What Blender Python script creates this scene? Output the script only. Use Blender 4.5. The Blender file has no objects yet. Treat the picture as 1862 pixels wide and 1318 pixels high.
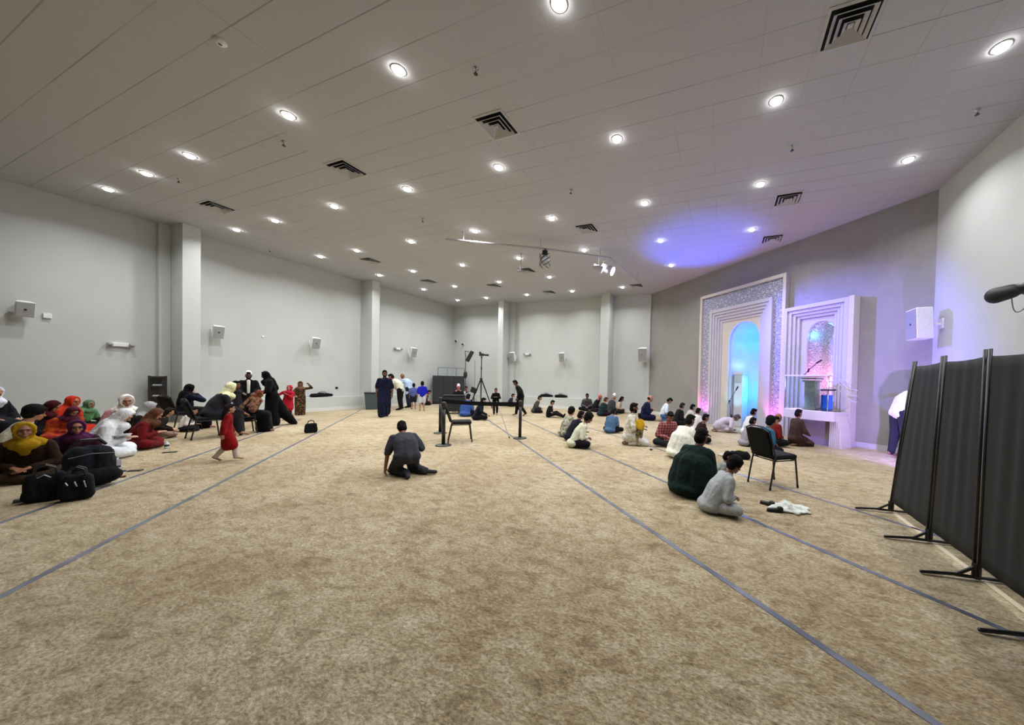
import bpy, bmesh, math, random
from mathutils import Vector, Matrix, Euler
PI = math.pi
sc = bpy.context.scene
C = sc.collection

# ------------------------------------------------------------------ camera
CAM_H = 1.58
F_PX, CX, CY = 611.2163, 1086.5776, 703.9127
PITCH, ROLL, YAW = -0.0180, 0.0241, -0.3558
cam = bpy.data.cameras.new('camera')
cam.sensor_fit = 'HORIZONTAL'; cam.sensor_width = 36.0
cam.lens = F_PX / 1862 * 36
cam.shift_x = (931 - CX) / 1862
cam.shift_y = (CY - 659) / 1862
cam.clip_start = 0.05; cam.clip_end = 200
camo = bpy.data.objects.new('camera', cam); C.objects.link(camo)
_f = Vector((math.sin(YAW)*math.cos(PITCH), math.cos(YAW)*math.cos(PITCH), math.sin(PITCH)))
_r = Vector((math.cos(YAW), -math.sin(YAW), 0)); _u = _r.cross(_f)
_r2 = _r*math.cos(ROLL) + _u*math.sin(ROLL); _u2 = -_r*math.sin(ROLL) + _u*math.cos(ROLL)
camo.matrix_world = Matrix(((_r2.x, _u2.x, -_f.x, 0), (_r2.y, _u2.y, -_f.y, 0), (_r2.z, _u2.z, -_f.z, CAM_H), (0, 0, 0, 1)))
sc.camera = camo

# ------------------------------------------------------------------ world, exposure
w = bpy.data.worlds.new('world'); sc.world = w; w.use_nodes = True
w.node_tree.nodes['Background'].inputs[0].default_value = (0.55, 0.6, 0.7, 1)
w.node_tree.nodes['Background'].inputs[1].default_value = 0.02
vs = sc.view_settings
vs.view_transform = 'Standard'; vs.look = 'None'; vs.exposure = 0.10; vs.gamma = 1.0; vs.use_curve_mapping = False
DOWNLIGHT_W = 44.0      # watts of each ceiling downlight
sc.cycles.max_bounces = 6; sc.cycles.diffuse_bounces = 3; sc.cycles.glossy_bounces = 2; sc.cycles.transmission_bounces = 6
sc.cycles.transparent_max_bounces = 8
sc.cycles.use_denoising = True
sc.cycles.sample_clamp_indirect = 6.0
sc.cycles.use_adaptive_sampling = True; sc.cycles.adaptive_threshold = 0.08; sc.cycles.adaptive_min_samples = 20

# ------------------------------------------------------------------ room numbers (metres)
XL, YB, XR, YF, ZC = -16.386, 17.074, 4.45, -5.0, 6.09
QA, QD = -0.8316, 10.262
NQ = Vector((math.cos(QA), -math.sin(QA), 0)); DQ = Vector((math.sin(QA), math.cos(QA), 0))
def QP(t, off, z):                     # point on the decorated diagonal wall: t along, off out into the room
    p = NQ*(QD-off) + DQ*t; return Vector((p.x, p.y, z))
QROT = math.atan2(DQ.y, DQ.x)          # rotation of a thing whose local +X runs along t ; local +Y runs ...
XQB = (QD - NQ.y*YB) / NQ.x            # where the diagonal wall meets the back wall
YQR = (QD - NQ.x*XR) / NQ.y            # where it meets the right wall

# ------------------------------------------------------------------ colour and materials
def lin(c):
    if isinstance(c, str):
        c = tuple(int(c[i:i+2], 16)/255 for i in (0, 2, 4))
    return tuple((x/12.92 if x <= 0.04045 else ((x+0.055)/1.055)**2.4) for x in c) + (1.0,)
_mats = {}
def newmat(name):
    m = bpy.data.materials.new(name); m.use_nodes = True
    nt = m.node_tree; b = nt.nodes['Principled BSDF']
    return m, nt, b
def texco(nt, kind='Object'):
    t = nt.nodes.new('ShaderNodeTexCoord'); return t.outputs[kind]
def mathn(nt, op, a, b=None, c=None):
    n = nt.nodes.new('ShaderNodeMath'); n.operation = op
    for i, v in enumerate((a, b, c)):
        if v is None: continue
        if isinstance(v, (int, float)): n.inputs[i].default_value = v
        else: nt.links.new(v, n.inputs[i])
    return n.outputs[0]
def noise(nt, co, scale, detail=3, rough=0.5, dist=0):
    n = nt.nodes.new('ShaderNodeTexNoise'); n.inputs['Scale'].default_value = scale
    n.inputs['Detail'].default_value = detail; n.inputs['Roughness'].default_value = rough; n.inputs['Distortion'].default_value = dist
    if co is not None: nt.links.new(co, n.inputs['Vector'])
    return n.outputs['Fac']
def ramp(nt, fac, stops):
    n = nt.nodes.new('ShaderNodeValToRGB'); e = n.color_ramp.elements
    while len(e) < len(stops): e.new(0.5)
    for el, (p, c) in zip(e, stops): el.position = p; el.color = c
    nt.links.new(fac, n.inputs[0]); return n.outputs[0]
def mix(nt, fac, a, b, mode='MIX'):
    n = nt.nodes.new('ShaderNodeMixRGB'); n.blend_type = mode
    for i, v in enumerate((fac, a, b)):
        if isinstance(v, (int, float)): n.inputs[i].default_value = v
        elif isinstance(v, tuple): n.inputs[i].default_value = v
        else: nt.links.new(v, n.inputs[i])
    return n.outputs[0]
def bump(nt, b, h, strength=0.3, dist=0.01):
    n = nt.nodes.new('ShaderNodeBump'); n.inputs['Strength'].default_value = strength; n.inputs['Distance'].default_value = dist
    nt.links.new(h, n.inputs['Height']); nt.links.new(n.outputs[0], b.inputs['Normal'])

def M_plain(name, col, rough=0.5, metal=0.0, var=0.06, scale=25, spec=0.5, bmp=0.08):
    key = ('p', name, str(col), rough, metal)
    if key in _mats: return _mats[key]
    m, nt, b = newmat(name); c = lin(col); co = texco(nt)
    f = noise(nt, co, scale, 3)
    d = tuple(x*(1-var) for x in c[:3])+(1,); l = tuple(min(1, x*(1+var)) for x in c[:3])+(1,)
    nt.links.new(ramp(nt, f, [(0.3, d), (0.7, l)]), b.inputs['Base Color'])
    b.inputs['Roughness'].default_value = rough; b.inputs['Metallic'].default_value = metal
    b.inputs['Specular IOR Level'].default_value = spec
    if bmp: bump(nt, b, f, bmp, 0.004)
    _mats[key] = m; return m
def M_cloth(col, pattern=None, col2=None):
    key = ('c', str(col), pattern, str(col2))
    if key in _mats: return _mats[key]
    m, nt, b = newmat('fabric'); c = lin(col); co = texco(nt)
    f = noise(nt, co, 9, 4, 0.6)
    base = ramp(nt, f, [(0.3, tuple(x*0.86 for x in c[:3])+(1,)), (0.7, tuple(min(1, x*1.1) for x in c[:3])+(1,))])
    if pattern == 'print':
        v = nt.nodes.new('ShaderNodeTexVoronoi'); v.inputs['Scale'].default_value = 22; nt.links.new(co, v.inputs['Vector'])
        g = ramp(nt, v.outputs['Distance'], [(0.28, (1, 1, 1, 1)), (0.36, (0, 0, 0, 1))])
        base = mix(nt, g, base, lin(col2))
    elif pattern == 'patch':
        n2 = noise(nt, co, 11, 2, 0.5, 0.6)
        g = ramp(nt, n2, [(0.46, (0, 0, 0, 1)), (0.54, (1, 1, 1, 1))]); base = mix(nt, g, base, lin(col2))
    elif pattern == 'plaid':
        s = nt.nodes.new('ShaderNodeSeparateXYZ'); nt.links.new(co, s.inputs[0])
        g = None
        for ax in (0, 2):
            q = mathn(nt, 'GREATER_THAN', mathn(nt, 'SINE', mathn(nt, 'MULTIPLY', s.outputs[ax], 95.0)), 0.35)
            g = q if g is None else mathn(nt, 'ADD', g, q)
        base = mix(nt, mathn(nt, 'MULTIPLY', g, 0.38), base, lin(col2))
    nt.links.new(base, b.inputs['Base Color'])
    b.inputs['Roughness'].default_value = 0.92; b.inputs['Specular IOR Level'].default_value = 0.10
    b.inputs['Sheen Weight'].default_value = 0.03
    # soft folds
    mp = nt.nodes.new('ShaderNodeMapping'); mp.inputs['Scale'].default_value = (1, 1, 0.45); nt.links.new(co, mp.inputs[0])
    h = noise(nt, mp.outputs[0], 14, 3, 0.55, 1.2); bump(nt, b, h, 0.55, 0.03)
    _mats[key] = m; return m
def M_skin(col):
    key = ('s', str(col))
    if key in _mats: return _mats[key]
    m, nt, b = newmat('skin'); c = lin(col); f = noise(nt, texco(nt), 30, 3)
    nt.links.new(ramp(nt, f, [(0.3, tuple(x*0.9 for x in c[:3])+(1,)), (0.7, c)]), b.inputs['Base Color'])
    b.inputs['Roughness'].default_value = 0.55; b.inputs['Subsurface Weight'].default_value = 0.05
    b.inputs['Subsurface Radius'].default_value = (0.01, 0.004, 0.002)
    _mats[key] = m; return m
def M_hair(col):
    key = ('h', str(col))
    if key in _mats: return _mats[key]
    m, nt, b = newmat('hair'); c = lin(col); co = texco(nt)
    mp = nt.nodes.new('ShaderNodeMapping'); mp.inputs['Scale'].default_value = (60, 60, 12); nt.links.new(co, mp.inputs[0])
    f = noise(nt, mp.outputs[0], 2.5, 4)
    nt.links.new(ramp(nt, f, [(0.3, tuple(x*0.6 for x in c[:3])+(1,)), (0.8, tuple(min(1, x*1.6+0.004) for x in c[:3])+(1,))]), b.inputs['Base Color'])
    b.inputs['Roughness'].default_value = 0.85; b.inputs['Specular IOR Level'].default_value = 0.12; bump(nt, b, f, 0.5, 0.006)
    _mats[key] = m; return m
def M_emit(name, col, strength):
    key = ('e', name, str(col), strength)
    if key in _mats: return _mats[key]
    m, nt, b = newmat(name); b.inputs['Base Color'].default_value = lin(col)
    b.inputs['Emission Color'].default_value = lin(col); b.inputs['Emission Strength'].default_value = strength
    _mats[key] = m; return m
def M_glass(name='clear_glass', tint='e8f4f4', rough=0.02):
    if name in _mats: return _mats[name]
    m, nt, b = newmat(name); nt.nodes.remove(b)
    out = nt.nodes['Material Output']
    g = nt.nodes.new('ShaderNodeBsdfGlossy'); g.inputs['Roughness'].default_value = rough
    t = nt.nodes.new('ShaderNodeBsdfTransparent'); t.inputs[0].default_value = lin(tint)
    fr = nt.nodes.new('ShaderNodeFresnel'); fr.inputs[0].default_value = 1.45
    mx = nt.nodes.new('ShaderNodeMixShader')
    nt.links.new(fr.outputs[0], mx.inputs[0]); nt.links.new(t.outputs[0], mx.inputs[1]); nt.links.new(g.outputs[0], mx.inputs[2])
    nt.links.new(mx.outputs[0], out.inputs[0]); _mats[name] = m; return m

def M_wall(name, col):
    m, nt, b = newmat(name); co = texco(nt); c = lin(col)
    f = noise(nt, co, 0.9, 4, 0.6); f2 = noise(nt, co, 60, 3)
    nt.links.new(ramp(nt, f, [(0.3, tuple(x*0.96 for x in c[:3])+(1,)), (0.7, tuple(x*1.03 for x in c[:3])+(1,))]), b.inputs['Base Color'])
    b.inputs['Roughness'].default_value = 0.62; b.inputs['Specular IOR Level'].default_value = 0.3; bump(nt, b, f2, 0.08, 0.004); return m
def M_plaster(name, col):        # polished plaster of the diagonal wall, with faint swirls that catch the light
    m, nt, b = newmat(name); co = texco(nt); c = lin(col)
    f = noise(nt, co, 1.3, 5, 0.62, 1.4)
    nt.links.new(ramp(nt, f, [(0.3, tuple(x*0.93 for x in c[:3])+(1,)), (0.7, tuple(x*1.06 for x in c[:3])+(1,))]), b.inputs['Base Color'])
    r = ramp(nt, noise(nt, co, 2.4, 4, 0.6, 2.0), [(0.35, (.38, .38, .38, 1)), (0.65, (.6, .6, .6, 1))])
    nt.links.new(r, b.inputs['Roughness']); bump(nt, b, f, 0.10, 0.02); return m
def M_carpet():
    m, nt, b = newmat('cut_pile_carpet'); co = texco(nt)
    mp = nt.nodes.new('ShaderNodeMapping'); mp.inputs['Rotation'].default_value = (0, 0, 0.6); mp.inputs['Scale'].default_value = (1, 1.8, 1)
    nt.links.new(co, mp.inputs[0])
    fine = noise(nt, mp.outputs[0], 34, 6, 0.78, 0.5)
    mid = noise(nt, mp.outputs[0], 5.5, 6, 0.72, 0.8)
    big = noise(nt, co, 0.75, 4, 0.6, 0.6)
    base = ramp(nt, fine, [(0.32, lin('776c57')), (0.44, lin('a79b82')), (0.56, lin('cec4a9')), (0.68, lin('e8e0c8'))])
    midc = ramp(nt, mid, [(0.34, lin('a09077')), (0.48, lin('e2d8c8')), (0.62, (1, 1, 1, 1))])
    col = mix(nt, 0.8, base, midc, 'MULTIPLY')
    bigc = ramp(nt, big, [(0.36, lin('ccbda8')), (0.62, (1, 1, 1, 1))])
    col = mix(nt, 0.6, col, bigc, 'MULTIPLY')
    nt.links.new(col, b.inputs['Base Color'])
    b.inputs['Roughness'].default_value = 0.95; b.inputs['Specular IOR Level'].default_value = 0.08
    b.inputs['Sheen Weight'].default_value = 0.5; b.inputs['Sheen Roughness'].default_value = 0.4; b.inputs['Sheen Tint'].default_value = lin('efe2c8')
    bump(nt, b, fine, 0.7, 0.012); return m
def M_ceiling():
    m, nt, b = newmat('ceiling_tile'); co = texco(nt)
    s = nt.nodes.new('ShaderNodeSeparateXYZ'); nt.links.new(co, s.inputs[0])
    def line(out, off, pitch, wid):
        u = mathn(nt, 'FRACT', mathn(nt, 'DIVIDE', mathn(nt, 'SUBTRACT', out, off), pitch))
        d = mathn(nt, 'ABSOLUTE', mathn(nt, 'SUBTRACT', u, 0.5))           # 0.5 at a seam
        return mathn(nt, 'GREATER_THAN', d, 0.5 - wid/pitch)
    ly = line(s.outputs[1], 2.95-47.2, 0.472, 0.0075)
    lx = line(s.outputs[0], 1.67-65.0, 0.650, 0.005)
    lx = mathn(nt, 'MULTIPLY', lx, ramp(nt, noise(nt, co, 0.33, 2), [(0.42, (0.12, 0.12, 0.12, 1)), (0.58, (0.9, 0.9, 0.9, 1))]))
    # parts of the painted-over seams are filled and hardly show
    fade = ramp(nt, noise(nt, co, 0.55, 3), [(0.35, (0.25, 0.25, 0.25, 1)), (0.6, (1, 1, 1, 1))])
    g = mathn(nt, 'MAXIMUM', ly, lx); g = mathn(nt, 'MULTIPLY', g, fade)
    f = noise(nt, co, 70, 4, 0.7)
    base = ramp(nt, f, [(0.3, lin('b3b4b9')), (0.7, lin('bebfc4'))])
    nt.links.new(mix(nt, g, base, lin('959596')), b.inputs['Base Color'])
    b.inputs['Roughness'].default_value = 0.85
    h = mathn(nt, 'SUBTRACT', mathn(nt, 'MULTIPLY', f, 0.25), g); bump(nt, b, h, 0.25, 0.01); return m
def M_lattice(name='geometric_lattice', hole='7d8296', band='dcdbe2'):                 # cut geometric screen: pale bands over dark little openings, in the wall plane
    m, nt, b = newmat(name); co = texco(nt)
    s = nt.nodes.new('ShaderNodeSeparateXYZ'); nt.links.new(co, s.inputs[0])
    x = mathn(nt, 'ADD', mathn(nt, 'MULTIPLY', s.outputs[0], DQ.x), mathn(nt, 'MULTIPLY', s.outputs[1], DQ.y)); z = s.outputs[2]; k = 2*PI/0.12
    tot = None
    for a in (0, PI/4, PI/2, 3*PI/4):
        arg = mathn(nt, 'MULTIPLY', mathn(nt, 'ADD', mathn(nt, 'MULTIPLY', x, math.cos(a)), mathn(nt, 'MULTIPLY', z, math.sin(a))), k)
        v = mathn(nt, 'COSINE', arg); tot = v if tot is None else mathn(nt, 'ADD', tot, v)
    d = mathn(nt, 'ABSOLUTE', mathn(nt, 'SUBTRACT', mathn(nt, 'ABSOLUTE', tot), 0.95))
    g = ramp(nt, d, [(0.30, (1, 1, 1, 1)), (0.50, (0, 0, 0, 1))])
    nt.links.new(mix(nt, g, lin(hole), lin(band)), b.inputs['Base Color'])
    b.inputs['Roughness'].default_value = 0.45; bump(nt, b, g, 0.8, 0.012); return m
MAT = {}
MAT['wall'] = M_wall('wall_paint', 'bec2bf'); MAT['plaster'] = M_plaster('grey_plaster', '93918b')
MAT['carpet'] = M_carpet(); MAT['ceiling'] = M_ceiling(); MAT['lattice'] = M_lattice(); MAT['lattice_in'] = M_lattice('niche_lattice', 'a3a4b2', 'e2e1e6')
MAT['white'] = M_plain('white_paint', 'b9b8be', 0.5); MAT['cream'] = M_plain('cream_paint', 'c8c2b4', 0.45)
MAT['skirting'] = M_plain('skirting_paint', 'd2d3d0', 0.5)
MAT['black'] = M_plain('black_metal', '141416', 0.4); MAT['blackp'] = M_plain('black_plastic', '18181a', 0.55)
MAT['blackcloth'] = M_cloth('151517'); MAT['chrome'] = M_plain('brushed_steel', 'b8b8ba', 0.3, 1.0)
MAT['grille'] = M_plain('grille_grey', '9a9c9c', 0.6, var=0.2, scale=240)
MAT['whitep'] = M_plain('white_plastic', 'e4e5e4', 0.4); MAT['greyp'] = M_plain('grey_plastic', '5f666a', 0.55)
MAT['dark'] = M_plain('dark_gap', '0a0a0b', 0.9)

# ------------------------------------------------------------------ mesh helpers
class Vol:
    """a bag of closed shapes that becomes one mesh"""
    def __init__(s): s.v = []; s.f = []
    def add(s, vs, fs):
        n = len(s.v); s.v += [tuple(p) for p in vs]; s.f += [tuple(i+n for i in f) for f in fs]; return s
    def cap(s, p1, p2, r1, r2=None, seg=12, flat=None):      # rounded, tapering limb
        r2 = r1 if r2 is None else r2
        p1, p2 = Vector(p1), Vector(p2); d = p2-p1; L = d.length
        if L < 1e-6: return s.ell(p1, (r1, r1, r1))
        d.normalize(); a = d.orthogonal().normalized(); b = d.cross(a)
        rings = []
        for k in range(1, 5): th = PI/2*k/4; rings.append((-r1*math.cos(th), r1*math.sin(th)))
        rings.append((L*0.5, (r1+r2)/2))
        for k in range(0, 4): th = PI/2*k/4; rings.append((L+r2*math.sin(th), r2*math.cos(th)))
        vs = [p1-d*r1]; fs = []
        for z, r in rings:
            for i in range(seg):
                t = 2*PI*i/seg; vs.append(p1+d*z+a*(r*math.cos(t))+b*(r*math.sin(t)))
        vs.append(p2+d*r2); n = len(rings)
        for i in range(seg):
            j = (i+1) % seg; fs.append((0, 1+j, 1+i))
            for k in range(n-1): fs.append((1+k*seg+i, 1+k*seg+j, 1+(k+1)*seg+j, 1+(k+1)*seg+i))
            fs.append((1+(n-1)*seg+i, 1+(n-1)*seg+j, len(vs)-1))
        return s.add(vs, fs)
    def ell(s, c, r, rot=None, seg=16, rg=10):
        c = Vector(c); vs = []; fs = []
        R = rot if rot is not None else Matrix.Identity(3)
        def P(x, y, z): return c + R @ Vector((x*r[0], y*r[1], z*r[2]))
        vs.append(P(0, 0, -1))
        for k in range(1, rg):
            ph = -PI/2+PI*k/rg
            for i in range(seg): t = 2*PI*i/seg; vs.append(P(math.cos(ph)*math.cos(t), math.cos(ph)*math.sin(t), math.sin(ph)))
        vs.append(P(0, 0, 1)); m = rg-1
        for i in range(seg):
            j = (i+1) % seg; fs.append((0, 1+j, 1+i))
            for k in range(m-1): fs.append((1+k*seg+i, 1+k*seg+j, 1+(k+1)*seg+j, 1+(k+1)*seg+i))
            fs.append((1+(m-1)*seg+i, 1+(m-1)*seg+j, len(vs)-1))
        return s.add(vs, fs)
    def chain(s, pts, rs):
        for i in range(len(pts)-1): s.cap(pts[i], pts[i+1], rs[i], rs[i+1])
        return s
    def box(s, lo, hi, rot=None, org=None):
        x0, y0, z0 = lo; x1, y1, z1 = hi
        vs = [Vector(p) for p in ((x0, y0, z0), (x1, y0, z0), (x1, y1, z0), (x0, y1, z0), (x0, y0, z1), (x1, y0, z1), (x1, y1, z1), (x0, y1, z1))]
        if rot is not None: vs = [rot @ v for v in vs]
        if org is not None: vs = [v+Vector(org) for v in vs]
        return s.add(vs, [(0, 3, 2, 1), (4, 5, 6, 7), (0, 1, 5, 4), (1, 2, 6, 5), (2, 3, 7, 6), (3, 0, 4, 7)])
    def cyl(s, p1, p2, r1, r2=None, seg=16):
        r2 = r1 if r2 is None else r2
        p1, p2 = Vector(p1), Vector(p2); d = (p2-p1).normalized(); a = d.orthogonal().normalized(); b = d.cross(a)
        vs = [p1+a*(r1*math.cos(2*PI*i/seg))+b*(r1*math.sin(2*PI*i/seg)) for i in range(seg)]
        vs += [p2+a*(r2*math.cos(2*PI*i/seg))+b*(r2*math.sin(2*PI*i/seg)) for i in range(seg)]
        fs = [(i, (i+1) % seg, seg+(i+1) % seg, seg+i) for i in range(seg)]
        fs += [tuple(range(seg-1, -1, -1)), tuple(range(seg, 2*seg))]
        return s.add(vs, fs)
    def tube(s, pts, r, seg=10):
        for i in range(len(pts)-1): s.cap(pts[i], pts[i+1], r, r, seg)
        return s
    def lathe(s, c, prof, seg=24):     # prof: (r, z) list, closed volume
        c = Vector(c); vs = []; fs = []; n = len(prof)
        for r, z in prof:
            for i in range(seg): t = 2*PI*i/seg; vs.append(c+Vector((r*math.cos(t), r*math.sin(t), z)))
        for k in range(n-1):
            for i in range(seg): j = (i+1) % seg; fs.append((k*seg+i, k*seg+j, (k+1)*seg+j, (k+1)*seg+i))
        fs.append(tuple(range(seg-1, -1, -1))); fs.append(tuple((n-1)*seg+i for i in range(seg)))
        return s.add(vs, fs)
    def clamp(s, z=0.004): s.v = [(x, y, max(zz, z)) for x, y, zz in s.v]; return s
    def mesh(s, name, mat, parent=None, smooth=False, bevel=0, voxel=0, sm=0, disp=0, dscale=0.14, loc=None):
        me = bpy.data.meshes.new(name); me.from_pydata(s.v, [], s.f); me.materials.append(mat)
        if smooth or voxel: me.polygons.foreach_set('use_smooth', [True]*len(me.polygons))
        me.update(); o = bpy.data.objects.new(name, me); C.objects.link(o)
        if parent is not None: o.parent = parent
        if loc is not None: o.location = loc
        if bevel:
            b = o.modifiers.new('bevel', 'BEVEL'); b.width = bevel; b.segments = 2; b.limit_method = 'ANGLE'
        if voxel:
            r = o.modifiers.new('remesh', 'REMESH'); r.mode = 'VOXEL'; r.voxel_size = voxel; r.use_smooth_shade = True
            if disp:
                d = o.modifiers.new('folds', 'DISPLACE'); d.texture = fold_tex(dscale); d.strength = disp; d.mid_level = 0.5; d.texture_coords = 'LOCAL'
            if sm:
                q = o.modifiers.new('smooth', 'SMOOTH'); q.factor = 0.5; q.iterations = sm
        return o
_ft = {}
def fold_tex(s):
    if s not in _ft:
        t = bpy.data.textures.new('folds', 'CLOUDS'); t.noise_scale = s; t.noise_depth = 2; _ft[s] = t
    return _ft[s]
def tag(o, label=None, cat=None, group=None, kind=None):
    if label: o['label'] = label
    if cat: o['category'] = cat
    if group: o['group'] = group
    if kind: o['kind'] = kind
    return o
def thing(name, label, cat, loc=(0, 0, 0), rotz=0, group=None):
    o = bpy.data.objects.new(name, None); o.empty_display_size = 0.1; C.objects.link(o)
    o.location = loc; o.rotation_euler = (0, 0, rotz); return tag(o, label, cat, group)
def copy_tree(o, parent=None):
    c = o.copy(); C.objects.link(c)
    if parent is not None: c.parent = parent
    for ch in list(o.children): copy_tree(ch, c)
    return c
def struct(o): o['kind'] = 'structure'; return o

# ------------------------------------------------------------------ the room
v = Vol(); v.box((XL-.2, YF-.2, -0.1), (XR+.2, YB+.2, 0)); struct(v.mesh('floor', MAT['carpet']))
v = Vol(); v.box((XL-.2, YF-.2, ZC), (XR+.2, YB+.2, ZC+.1)); struct(v.mesh('ceiling', MAT['ceiling']))
v = Vol(); v.box((XL-.2, YF-.2, 0), (XL, YB+.2, ZC)); struct(v.mesh('wall_left', MAT['wall']))
v = Vol(); v.box((XL, YB, 0), (XQB+.1, YB+.2, ZC)); struct(v.mesh('wall_back', MAT['wall']))
v = Vol(); v.box((XR, YF-.2, 0), (XR+.2, YQR, ZC)); struct(v.mesh('wall_right', MAT['wall']))
v = Vol(); v.box((XL, YF-.2, 0), (XR, YF, ZC)); struct(v.mesh('wall_front', MAT['wall']))

TQ0 = Vector((XR, YQR, 0)).dot(DQ); TQ1 = Vector((XQB, YB, 0)).dot(DQ)
MH = dict(tc=8.40, hw=0.66, spring=3.18, rise=0.68)          # prayer niche opening in the wall
MB_ = dict(tc=5.72, hw=0.40, spring=3.02, rise=0.46)         # pulpit niche opening
def arch_z(t, a):
    u = max(-1, min(1, (t-a['tc'])/a['hw'])); return a['spring'] + a['rise']*math.sqrt(max(0, 1-abs(u)**2.1))
def arch_panel(t0, t1, z0, z1, offs, a, mat, name, parent, back_off, n=20, sill=0.0):
    """flat panel t0..t1 with one arched opening; solid from offs to back_off"""
    v = Vol()
    ts = [a['tc']-a['hw']*math.cos(PI*i/n) for i in range(n+1)]
    def prism(ta, tb, pa, pb):     # quad pa/pb = (zlow, zhigh) at ta and tb
        P = [QP(ta, offs, pa[0]), QP(tb, offs, pb[0]), QP(tb, offs, pb[1]), QP(ta, offs, pa[1]),
             QP(ta, back_off, pa[0]), QP(tb, back_off, pb[0]), QP(tb, back_off, pb[1]), QP(ta, back_off, pa[1])]
        v.add(P, [(0, 1, 2, 3), (7, 6, 5, 4), (0, 4, 5, 1), (1, 5, 6, 2), (2, 6, 7, 3), (3, 7, 4, 0)])
    prism(t0, ts[0], (z0, z1), (z0, z1)); prism(ts[-1], t1, (z0, z1), (z0, z1))
    for i in range(n): prism(ts[i], ts[i+1], (arch_z(ts[i], a), z1), (arch_z(ts[i+1], a), z1))
    if sill > z0: prism(ts[0], ts[-1], (z0, sill), (z0, sill))
    return v.mesh(name, mat, parent)
# diagonal wall in three bays, the two middle ones opened by arched recesses
vq = Vol()
def qbox(v, t0, t1, o0, o1, z0, z1):
    P = [QP(t0, o0, z0), QP(t1, o0, z0), QP(t1, o1, z0), QP(t0, o1, z0), QP(t0, o0, z1), QP(t1, o0, z1), QP(t1, o1, z1), QP(t0, o1, z1)]
    return v.add(P, [(0, 3, 2, 1), (4, 5, 6, 7), (0, 1, 5, 4), (1, 2, 6, 5), (2, 3, 7, 6), (3, 0, 4, 7)])
qbox(vq, TQ0-.1, 4.95, 0, -.15, 0, ZC); qbox(vq, 9.6, TQ1+.2, 0, -.15, 0, ZC)
wq = struct(vq.mesh('wall_diagonal', MAT['plaster']))
o = arch_panel(4.95, 6.9, 0, ZC, 0, MB_, MAT['plaster'], 'wall_diagonal_centre', None, -.15, sill=0.75); struct(o)
o = arch_panel(6.9, 9.6, 0, ZC, 0, MH, MAT['plaster'], 'wall_diagonal_left', None, -.15); struct(o)
# pilasters
def pil(name, x0, y0, x1, y1):
    v = Vol(); v.box((x0, y0, 0), (x1, y1, ZC)); struct(v.mesh(name, MAT['wall'], bevel=0.01))
pil('trim_1', XL, 5.22, -15.53, 5.61); pil('trim_2', XL, 4.98, XL+.16, 5.22); pil('trim_3', XL, 11.19, -15.60, 11.57)
pil('trim_4', -12.28, 16.27, -11.93, YB); pil('trim_5', -11.93, 16.86, -11.62, YB); pil('trim_6', -5.97, 16.27, -5.51, YB)
v = Vol(); v.box((XQB-.16, YB-.06, 0), (XQB-.03, YB, ZC)); struct(v.mesh('trim_7', MAT['wall']))
# low ledge along left and back walls, skirting boards
def bx(name, lo, hi, mat, bevel=0.0, st=True, parent=None):
    v = Vol(); v.box(lo, hi); o = v.mesh(name, mat, parent, bevel=bevel)
    if st: struct(o)
    return o
bx('trim_8', (XL, 5.61, 0.0), (XL+.22, 11.19, .60), MAT['wall'], .008); bx('trim_9', (XL, 11.57, 0), (XL+.22, YB, .60), MAT['wall'], .008)
bx('trim_10', (XL+.22, YB-.22, 0), (-12.28, YB, .60), MAT['wall'], .008); bx('trim_11', (-11.62, YB-.22, 0), (-5.97, YB, .60), MAT['wall'], .008)
bx('baseboard_left', (XL+.22, 5.61, 0), (XL+.245, 11.19, .13), MAT['skirting']); bx('baseboard_left_far', (XL+.22, 11.57, 0), (XL+.245, YB-.22, .13), MAT['skirting'])
bx('baseboard_left_near', (XL, YF, 0), (XL+.02, 4.98, .13), MAT['skirting'])
bx('baseboard_back', (-11.62, YB-.245, 0), (-5.97, YB-.22, .13), MAT['skirting']); bx('baseboard_back_right', (-5.51, YB-.02, 0), (XQB, YB, .13), MAT['skirting'])
bx('baseboard_back_left', (XL+.22, YB-.245, 0), (-12.28, YB-.22, .13), MAT['skirting'])
bx('baseboard_right', (XR-.02, YF, 0), (XR, YQR-.05, .13), MAT['skirting'])
v = Vol(); qbox(v, TQ0+.02, 4.78, .02, 0, 0, .14); struct(v.mesh('baseboard_diagonal', MAT['white']))
v = Vol(); qbox(v, 10.5, TQ1-.03, .02, 0, 0, .14); struct(v.mesh('baseboard_diagonal_left', MAT['skirting']))

# ------------------------------------------------------------------ painters' tape rows on the carpet
def M_tape():
    m, nt, b = newmat('satin_tape'); f = noise(nt, texco(nt), 3.0, 3)
    nt.links.new(ramp(nt, f, [(0.4, lin('4b505e')), (0.6, lin('666b7b'))]), b.inputs['Base Color']); b.inputs['Roughness'].default_value = 0.32; return m
MAT['tape'] = M_tape()
def tape(d, t0, t1, label, wid=0.05):
    v = Vol(); a = NQ*d
    P = []
    for z in (0.0005, 0.003):
        for tt, ww in ((t0, -wid/2), (t1, -wid/2), (t1, wid/2), (t0, wid/2)):
            p = a + DQ*tt + NQ*ww; P.append((p.x, p.y, z))
    v.add(P, [(0, 3, 2, 1), (4, 5, 6, 7), (0, 1, 5, 4), (1, 2, 6, 5), (2, 3, 7, 6), (3, 0, 4, 7)])
    tag(v.mesh('floor_tape', MAT['tape']), label, 'tape', 'tape lines on the carpet')
tape(-3.80, -2, 15.0, 'dark tape line on the carpet passing in front of the black bags and seated women')
tape(-2.57, -2, 18.8, 'long blue-grey tape line crossing the open carpet at the left')
tape(2.17, -3.5, 16.0, 'blue tape line running from the lower right corner to the far post')
tape(3.43, -2.0, 15.0, 'tape line passing under the boy in grey and the folding screen foot')
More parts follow.
